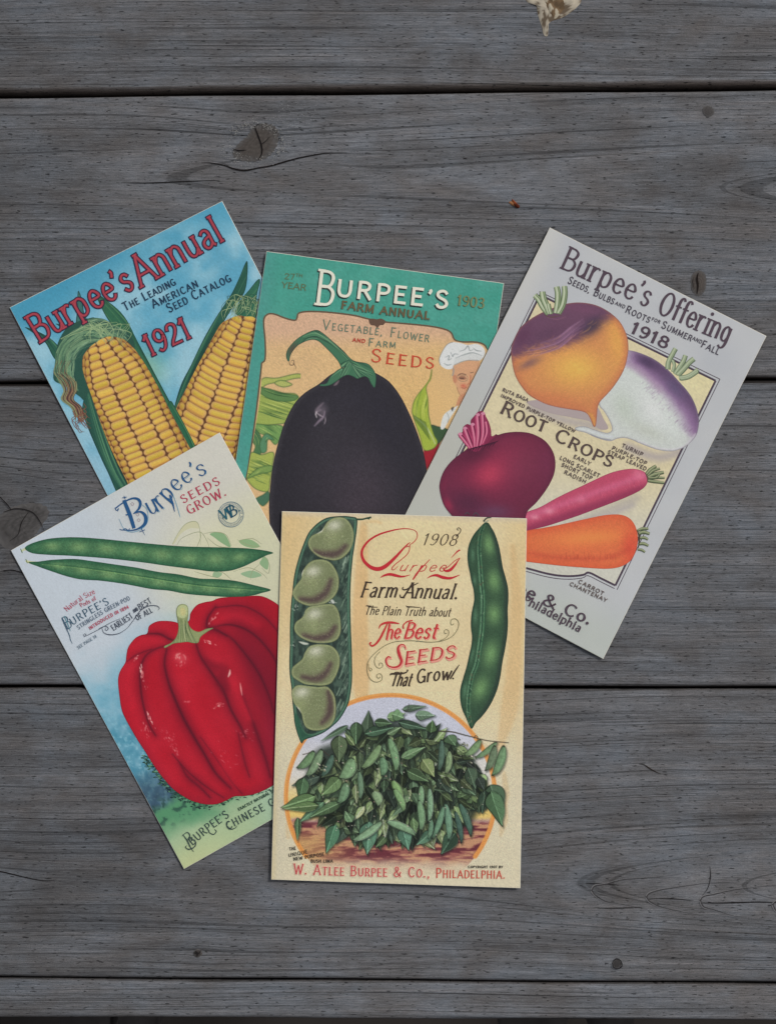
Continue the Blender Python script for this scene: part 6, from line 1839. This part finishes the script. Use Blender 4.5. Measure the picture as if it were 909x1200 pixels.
# twigs and blossoms
a.stroke(B7([(330, 280), (420, 285), (500, 305), (580, 325), (660, 345), (740, 355), (818, 362)]), [1.6, 1.2, 1.0], (62, 58, 48), .95)
a.stroke(B7([(575, 328), (585, 312), (600, 318), (600, 340)]), .9, (62, 58, 48), .9)
a.stroke(B7([(65, 125), (100, 140), (115, 85)]), [.6, 1.2, .5], (60, 60, 56), .9); a.stroke(B7([(100, 130), (160, 105), (235, 100)]), [1.2, .8, .4], (70, 74, 66), .9)
a.stroke(B6([(183, 445), (210, 438), (240, 425)]), [1.0, .8, .6], (66, 50, 44), .95); a.stroke(B6([(330, 420), (350, 440), (370, 452)]), .8, (66, 50, 44), .9)
for cx_, cy_ in ((B7([(490, 370)])[0]), (B7([(555, 480)])[0]), (B6([(315, 545)])[0])):
    for k in range(16):
        x, y = cx_ + r.gauss(0, 3.2), cy_ + r.gauss(0, 3.6)
        a.stroke([(x, y), (x + .8, y + .6)], r.uniform(.8, 1.7), r.choice([(74, 84, 62), (120, 124, 96), (214, 206, 186), (60, 66, 54)]), .9, .4, smooth=False)
for k in range(90):
    x, y = r.uniform(350, 580), r.uniform(845, 985)
    if inside(x, y): a.stroke([(x, y), (x + .6, y)], r.uniform(.5, 1.1), r.choice([(226, 220, 204), (206, 190, 174), (196, 160, 150)]), .85, .35, smooth=False)
for k in range(130):
    x, y = r.uniform(348, 572), r.uniform(868, 990)
    if inside(x, y) and r.random() < .75:
        a.stroke([(x, y), (x + r.uniform(-6, 6), y + r.uniform(4, 10)), (x + r.uniform(-8, 8), y + r.uniform(12, 20))], .5, r.choice([(128, 140, 108), (98, 112, 84), (40, 48, 42)]), .55, .35)
a.grain(.05, 8)
emit(bean, a, np.array([(325.5, 809.5), (605, 809.5), (602.5, 1024), (325.0 + .4, 1022.5)]), "bean_bush_print", "printed bushy bean plant in an orange ring")

# open pod
L1, L2 = crop(320, 595, .121), crop(320, 730, .125)
opP = cat([(340, 735), (341, 712), (343, 692), (345.4, 672.4), (351.5, 649.5), (360, 627.7), (366, 619), (373, 612.5), (380, 608), (388, 605.6), (402, 604.6), (412, 605.4), (418, 607), (418.8, 613), (417.8, 624), (415.8, 638), (413.3, 655.5), (411.3, 680), (410.6, 704), (411.3, 735), (412.3, 761), (412.8, 792.5), (411.5, 808), (408.8, 822.5), (404, 833), (397.5, 843), (389, 851), (380, 857.5), (370, 862), (360.5, 865), (356.5, 867), (353.8, 870.5), (350.5, 864), (347.5, 855), (345.4, 846), (344.4, 836), (342.8, 820), (341.8, 805), (339.8, 790), (339.4, 773.8), (340, 755)], 4, True)
def p_op(a, sd):
    X, Y = a.X, a.Y
    n = fbm(X * 2.2, Y, 9, 7)
    a.put(full, sst(.45, .7, n) * .55, np.array([86, 108, 92.]))
    a.put(full, sst(.5, .3, n) * .5, np.array([34, 44, 42.]))
    # light streaks down the right inner wall
    r = random.Random(4)
    for k in range(150):
        y = r.uniform(650, 850); x = np.interp(y, [650, 760, 820, 850], [405, 406, 400, 385]) + r.gauss(0, 3.2)
        a.stroke([(x + 1.5, y - 4), (x, y), (x - 2, y + 4)], r.uniform(.5, 1.4), r.choice([(120, 146, 122), (72, 98, 82), (148, 168, 146), (40, 54, 48)]), r.uniform(.3, .8), .5)
    a.put(full, sst(-4.6, -3.4, sd) * .8, np.array([52, 88, 72.]))
    a.put(full, np.exp(-((sd + 2.4) / .8) ** 2) * .7, np.array([104, 138, 112.]))
    a.put(full, sst(-1.3, -.2, sd) * .9, np.array([30, 50, 42.]))
    a.fill(L2([(205, 850), (240, 870), (270, 960), (320, 1030), (380, 1040), (280, 1095), (268, 1118), (230, 1010)]), (46, 88, 68), 1.0, .8)
    a.stroke(L2([(255, 940), (290, 1010), (340, 1040), (420, 1030)]), [.4, 1.2, .4], (86, 124, 96), .6)
    for k in range(30):
        x, y = r.choice([(344, 755), (390, 705), (387, 797), (346, 712), (392, 745)]); x += r.gauss(0, 2); y += r.gauss(0, 2)
        a.stroke([(x, y), (x + .7, y)], r.uniform(.4, .9), (196, 206, 190), .8, .35, smooth=False)
    a.fill(L2([(242, 172), (285, 175), (335, 190), (320, 200), (285, 198)]), (196, 200, 184), .5, .9)
    a.fill(L1([(555, 895), (575, 885), (600, 915), (580, 925)]), (196, 200, 190), .5, .9)
veg(bean, opP, .62, (52, 68, 60), "open_pod_print", p_op, 46, (34, 54, 46), "printed open lima bean pod", g=.05)
SEED = [
 (L1, [(338, 345), (350, 300), (385, 262), (440, 240), (478, 212), (498, 175), (530, 130), (580, 98), (640, 88), (700, 100), (745, 145), (775, 205), (786, 270), (775, 345), (745, 415), (700, 465), (650, 498), (590, 512), (530, 502), (470, 488), (410, 455), (360, 405)], (590, 175), [(400, 420), (500, 450), (620, 440), (700, 370)], [(425, 250), (470, 225), (492, 190)]),
 (L1, [(188, 830), (205, 775), (245, 720), (275, 680), (285, 620), (320, 560), (370, 515), (430, 498), (500, 500), (560, 530), (605, 590), (635, 660), (640, 740), (625, 810), (585, 870), (520, 920), (440, 948), (350, 950), (270, 925), (215, 885)], (385, 620), [(270, 880), (400, 890), (510, 820), (560, 700)], [(265, 690), (275, 650), (300, 600)]),
 (L1, [(205, 1150), (225, 1100), (270, 1068), (300, 1030), (315, 985), (360, 950), (430, 938), (510, 928), (580, 930), (625, 975), (650, 1050), (660, 1140), (655, 1210), (625, 1270), (570, 1300), (500, 1310), (420, 1308), (340, 1290), (260, 1250), (215, 1200)], (400, 1030), [(300, 1230), (420, 1260), (540, 1230), (600, 1150)], [(255, 1070), (290, 1030), (305, 1005)]),
 (L2, [(172, 455), (185, 410), (230, 370), (275, 330), (300, 270), (340, 215), (400, 196), (470, 195), (545, 208), (595, 250), (625, 310), (628, 380), (610, 450), (580, 515), (540, 565), (470, 585), (390, 582), (300, 572), (230, 535), (185, 500)], (400, 265), [(280, 500), (400, 520), (490, 470), (540, 380)], [(230, 345), (275, 300), (300, 245)]),
 (L2, [(175, 650), (195, 600), (240, 575), (320, 582), (420, 592), (500, 588), (545, 620), (580, 680), (592, 760), (590, 850), (570, 920), (530, 970), (460, 1000), (380, 1004), (310, 975), (280, 910), (268, 850), (240, 800), (195, 745)], (270, 650), [(520, 640), (540, 760), (520, 860), (460, 930)], [(215, 775), (240, 800), (262, 840)])]
for k, (C, pts, hl, dk, hil) in enumerate(SEED):
    P = cat(C(pts), 5, True)
    def p_sd(a, sd):
        c = P.mean(0)
        a.put(full, sst(-3.5, -6.5, sd) * .0, np.array([128, 138, 92.]))
        a.stroke(C(dk), [5, 10, 5], (92, 76, 70), .85, 4)
        a.stroke(C(dk), [2, 4, 2], (74, 58, 60), .6, 3)
        (hx, hy), = C([hl])
        a.glow(hx, hy, 9, 6.5, -20, (198, 198, 178), .95)
        a.glow(hx - 2, hy + 12, 10, 10, 0, (150, 158, 112), .5)
        rr = random.Random(k)
        for _ in range(260):
            x, y = c[0] + rr.gauss(0, 11), c[1] + rr.gauss(0, 11)
            a.stroke([(x, y), (x + .3, y)], rr.uniform(.5, .9), rr.choice([(170, 176, 130), (92, 98, 70), (196, 200, 168), (104, 84, 80)]), .35, .4, smooth=False)
        a.put(full, np.exp(-((sd + 1.6) / 1.1) ** 2) * .75, np.array([148, 156, 112.]))
        a.put(full, sst(-.9, 0, sd) * .8, np.array([54, 62, 46.]))
        a.stroke(C(hil), [.6, 2.2, .6], (204, 204, 184), .85, .6)
    veg(bean, P, .62, (120, 128, 92), "lima_bean_print", p_sd, 50 + k, g=.05)
fl = Flat()
fl.stroke([(417, 608.5), (424, 608.5), (430, 607.2), (435, 606.2)], [2.4, 1.8, 2.2], (46, 70, 54)); fl.stroke([(428, 607), (433, 608.4)], 1.0, (46, 70, 54))
fl.stroke([(566, 611), (570, 607), (575, 606.5)], [2.0, 1.6, 1.2], (70, 76, 66)); fl.stroke([(567, 612), (572, 610)], 1.4, (160, 164, 140))
emit_flat(bean, fl, "pod_stalk_print")

# closed pod
DP = crop(530, 600, .2168)
clP = cat(DP([(172, 58), (150, 78), (120, 112), (100, 145), (86, 182), (80, 225), (82, 275), (92, 325), (100, 370), (112, 420), (116, 470), (108, 515), (100, 560), (98, 620), (104, 670), (100, 720), (88, 775), (76, 830), (58, 890), (42, 950), (40, 1005), (50, 1060), (72, 1110), (100, 1168), (125, 1135), (155, 1105), (190, 1060), (218, 1010), (242, 950), (258, 880), (268, 810), (282, 740), (294, 660), (298, 590), (296, 530), (300, 470), (298, 410), (284, 350), (270, 300), (260, 240), (248, 180), (228, 120), (205, 78), (190, 58)]), 5, True)
def p_cl(a, sd):
    for x, y, rx, ry, an in ((195, 175, 26, 58, -8), (222, 370, 30, 62, -6), (222, 550, 32, 58, 0), (205, 765, 34, 72, 12), (150, 950, 34, 66, 22)):
        (px, py), = DP([(x, y)])
        a.glow(px, py, rx * .2168 * 1.15, ry * .2168, an, (110, 148, 96), .95)
    for x, y, rx, ry, an in ((108, 230, 8, 40, 0), (118, 370, 8, 30, 0), (122, 560, 9, 44, 0), (104, 770, 8, 44, 10), (66, 960, 10, 44, 8)):
        (px, py), = DP([(x, y)])
        a.glow(px, py, rx * .2168 * 1.3, ry * .2168, an, (88, 128, 98), .7)
    a.put(full, sst(-7, -1.5, sd) * .7 * sst(560, 575, a.X + (a.Y - 720) * .06), np.array([46, 54, 50.]))
    a.put(full, sst(-3.5, -1, sd) * .6, np.array([40, 66, 52.]))
    mid = DP([(168, 66), (150, 120), (142, 200), (148, 290), (154, 380), (162, 470), (160, 560), (156, 640), (142, 740), (128, 820), (106, 880), (92, 950), (84, 1030), (88, 1100), (98, 1155)])
    a.stroke(mid, [1, 6.5, 7, 6, 1], (46, 84, 60), .9, .8)
    a.stroke([(x - 1.6, y) for x, y in mid], [.3, 1.5, 1.6, 1.4, .3], (110, 148, 114), .85, .5)
    a.stroke([(x + 1.7, y) for x, y in mid], [.3, 1.4, 1.5, 1.2, .3], (96, 136, 100), .75, .5)
    a.stroke(mid, [.3, .9, .9, .3], (30, 52, 42), .8, .4)
    r = random.Random(6)
    Mm = cat(mid, 8)
    for k in range(80):
        p = Mm[r.randint(4, len(Mm) - 4)]
        a.stroke([(p[0] + r.uniform(-2.6, 2.6), p[1]), (p[0] + r.uniform(-2.6, 2.6), p[1] + r.uniform(.5, 3))], r.uniform(.4, .9), r.choice([(150, 176, 144), (28, 48, 40), (66, 96, 74), (104, 78, 60)]), .6, .4, smooth=False)
veg(bean, clP, .72, (52, 78, 58), "closed_pod_print", p_cl, 60, (32, 50, 42), "printed closed green bean pod", g=.06)

# lettering of the front card
RB, BK = (186, 44, 54), (66, 54, 44)
L3, L4 = crop(415, 600, .1485), crop(415, 700, .1485)
fl = Flat()
fl.stroke(L3([(412, 280), (418, 268), (432, 272), (438, 258), (458, 245), (480, 225), (497, 190), (488, 155), (450, 136), (385, 131), (300, 145), (200, 175), (120, 222), (72, 280), (60, 330), (78, 385), (125, 430), (175, 448), (222, 440), (270, 408), (330, 350), (385, 290), (425, 250), (442, 240)]),
          [.5, .7, .7, 1.0, .8, .7, 1.1, 1.9, 2.4, 2.8, 3.6, 4.6, 4.6, 3.2, 1.6, .5], RB, n=8)
fl.stroke(L3([(438, 262), (434, 300), (415, 335), (370, 375), (325, 410), (298, 440), (300, 455), (320, 450), (345, 425)]), [.6, .9, .9, 1.1, .9, .5], RB)
text(fl, "urpee", L3([(348, 462), (480, 466), (712, 466)]), 11, 1.15, RB, contrast=.3, slant=.55, track=.22)
fl.stroke(L3([(595, 372), (560, 410), (520, 450), (490, 490), (462, 532)]), [.7, 1.0, 1.6, 2.2, 1.4], RB)
fl.stroke(L3([(700, 440), (712, 460), (735, 463), (760, 452), (790, 420), (812, 390), (832, 362)]), [.8, 2.0, 3.0, 3.4, 2.6, 1.4, .6], RB)
fl.stroke(L3([(700, 455), (740, 430), (790, 385), (830, 362)]), [.5, .8, .8, .6], RB)
fl.stroke(L3([(832, 298), (810, 312), (785, 338), (762, 362)]), [1.8, 1.6, 1.0, .3], RB)
fl.stroke(L3([(205, 517), (235, 500), (280, 490), (330, 500), (380, 508), (442, 494)]), [.3, 2.2, 3.2, 3.2, 2.0, .3], RB)
fl.stroke(L3([(572, 522), (610, 502), (650, 498), (700, 515), (760, 520), (832, 494)]), [.3, 1.8, 3.0, 3.6, 2.6, .3], RB)
emit_flat(bean, fl, "script_lettering", "red script name with a big swash initial")
fl = Flat()
text(fl, "1908", L3([(530, 258), (800, 264)]), 13.2, 1.5, BK, contrast=.55, serif=.1, slant=.35, track=.14)
fl.stroke(L3([(800, 190), (812, 180), (832, 160), (838, 138), (822, 124), (810, 134), (820, 144)]), [1.4, 1, .8, .8, 1.0], BK)
emit_flat(bean, fl, "lettering")
fl = Flat()
text(fl, "Farm", L3([(50, 668), (328, 672)]), 17.5, 2.6, BK, contrast=.42, serif=.2, slant=.3, track=.14)
text(fl, "Annual.", L3([(385, 674), (808, 684)]), 17.5, 2.5, BK, contrast=.42, serif=.2, slant=.3, track=.14)
fl.stroke(L3([(360, 650), (368, 672), (392, 665), (410, 640)]), [1.4, 1.6, .8], BK)
fl.stroke(L3([(388, 590), (380, 602), (392, 612), (420, 605), (470, 575), (505, 558)]), [1.2, 1.4, 1.6, .8], BK)
emit_flat(bean, fl, "lettering")
fl = Flat()
text(fl, "The Plain Truth about", L4([(82, 132), (420, 140), (752, 148)]), 10.2, 1.1, BK, contrast=.25, serif=.12, slant=.28, track=.12)
fl.stroke(L4([(92, 68), (105, 62), (120, 72), (185, 76)]), [.4, 1.2, .6], BK); fl.stroke(L4([(405, 62), (420, 70), (470, 74), (520, 78)]), [.4, 1.2, .6], BK)
emit_flat(bean, fl, "lettering")
fl = Flat()
PK = (222, 150, 132)
text(fl, "he", L4([(248, 328), (356, 318)]), 17, 2.2, (192, 58, 58), contrast=.35, slant=.3, track=.1, under=(PK, (.9, .9)), uw=.4)
fl.stroke(L4([(195, 245), (210, 215), (250, 198), (300, 196), (355, 205)]), [.6, 2.0, 2.6, 2.6, 1.0], (192, 58, 58))
fl.stroke(L4([(265, 200), (235, 260), (205, 320), (170, 365), (140, 380), (124, 362), (135, 352)]), [1.2, 2.6, 2.6, 2.0, 1.6, 2.0], (192, 58, 58))
text(fl, "Best", L4([(388, 320), (640, 322)]), 18.5, 2.4, (192, 58, 58), contrast=.35, slant=.3, track=.14, under=(PK, (.9, .9)), uw=.4)
fl.stroke(L4([(388, 245), (388, 215), (420, 188), (460, 180)]), [1.8, 1.4, 1.6], (192, 58, 58))
RS = (184, 50, 56)
fl.stroke([(x + 1, y + 1.6) for x, y in L4([(402, 400), (392, 372), (362, 372), (345, 400), (355, 450), (372, 500), (350, 538), (305, 548), (262, 530), (250, 490), (268, 465), (288, 472)])], [2, 2.2, 4.6, 3.4, 2.4, 2.4, 2], PK)
fl.stroke(L4([(402, 400), (392, 372), (362, 372), (345, 400), (355, 450), (372, 500), (350, 538), (305, 548), (262, 530), (250, 490), (268, 465), (288, 472)]), [1, 1.2, 3.4, 2.6, 1.6, 1.8, 1.2], RS)
text(fl, "EEDS", L4([(395, 528), (600, 496), (790, 474)]), 14.5, 2.2, RS, contrast=.5, serif=.2, slant=.3, track=.16, under=(PK, (1.3, 1.8)), uw=1.0)
emit_flat(bean, fl, "lettering")
fl = Flat()
text(fl, "That", L4([(285, 694), (440, 696)]), 16, 2.0, BK, contrast=.25, slant=.3, track=.12)
fl.stroke(L4([(285, 612), (292, 600), (340, 600), (400, 592), (422, 575), (415, 568)]), [1, 2.2, 2.0, 1.2, 1.4], BK)
text(fl, "Grow", L4([(488, 676), (640, 652), (755, 644)]), 15.5, 2.2, BK, contrast=.25, slant=.28, track=.12)
fl.stroke(L4([(755, 640), (785, 590), (826, 528)]), [1.6, 2.0, .8], BK)
fl.poly(L4([(770, 636), (778, 629), (785, 636), (778, 644)]), BK)
emit_flat(bean, fl, "lettering")
fl = Flat()
SG = (128, 122, 92)
fl.stroke(L4([(785, 205), (770, 215), (758, 198), (768, 172), (800, 168), (822, 200), (812, 250), (770, 305), (700, 338), (620, 350), (540, 347), (480, 340), (400, 340), (310, 350), (230, 385), (150, 450), (108, 510), (102, 570), (120, 630), (160, 662), (200, 660), (222, 635), (210, 602), (185, 602), (178, 622), (195, 635), (205, 622)]), .75, SG, n=8)
fl.stroke(L4([(730, 280), (715, 282), (708, 265), (722, 250), (742, 262), (742, 290), (715, 320), (660, 345)]), .65, SG, n=7)
fl.stroke(L4([(205, 425), (172, 460), (160, 500), (172, 540), (200, 556), (225, 540), (218, 515), (198, 518), (200, 535)]), .65, SG, n=7)
fl.stroke(L4([(112, 520), (118, 560), (130, 578), (140, 562), (125, 552)]), .6, SG)
for x in (492, 515, 525, 536): fl.poly(L4([(x - 4, 344), (x, 340), (x + 4, 344), (x, 348)]), (90, 110, 96), False)
emit_flat(bean, fl, "scroll_ornament", "thin olive scroll")
fl = Flat()
LR = (184, 72, 74)
text(fl, "W. Atlee Burpee & Co.,", BC([(60, 317), (250, 324), (548, 330)]), 11.5, 1.5, LR, contrast=.35, serif=.16, sc=.8, track=.24, under=((222, 184, 160), (0, 0)), uw=1.2)
text(fl, "Philadelphia.", BC([(572, 331), (820, 334)]), 11, 1.4, (196, 84, 70), contrast=.3, serif=.14, sc=.8, track=.22)
B2 = crop(310, 800, .352)
SM = (60, 54, 48)
text(fl, "THE", B2([(84, 556), (106, 553)]), 3.6, .65, SM, contrast=.1, track=.2)
text(fl, "UNIQUE", B2([(82, 578), (144, 565)]), 4.2, .7, SM, contrast=.1, track=.2)
text(fl, "NEW PURPOSE", B2([(98, 590), (200, 573)]), 3.8, .7, SM, contrast=.1, track=.2)
text(fl, "BUSH LIMA", B2([(155, 596), (228, 596)]), 3.6, .7, SM, contrast=.1, track=.2)
text(fl, "COPYRIGHT 1907 BY", B2([(676, 614), (792, 614)]), 2.6, .65, SM, contrast=.1, track=.2)
emit_flat(bean, fl, "imprint_lettering", "firm name printed along the bottom edge")
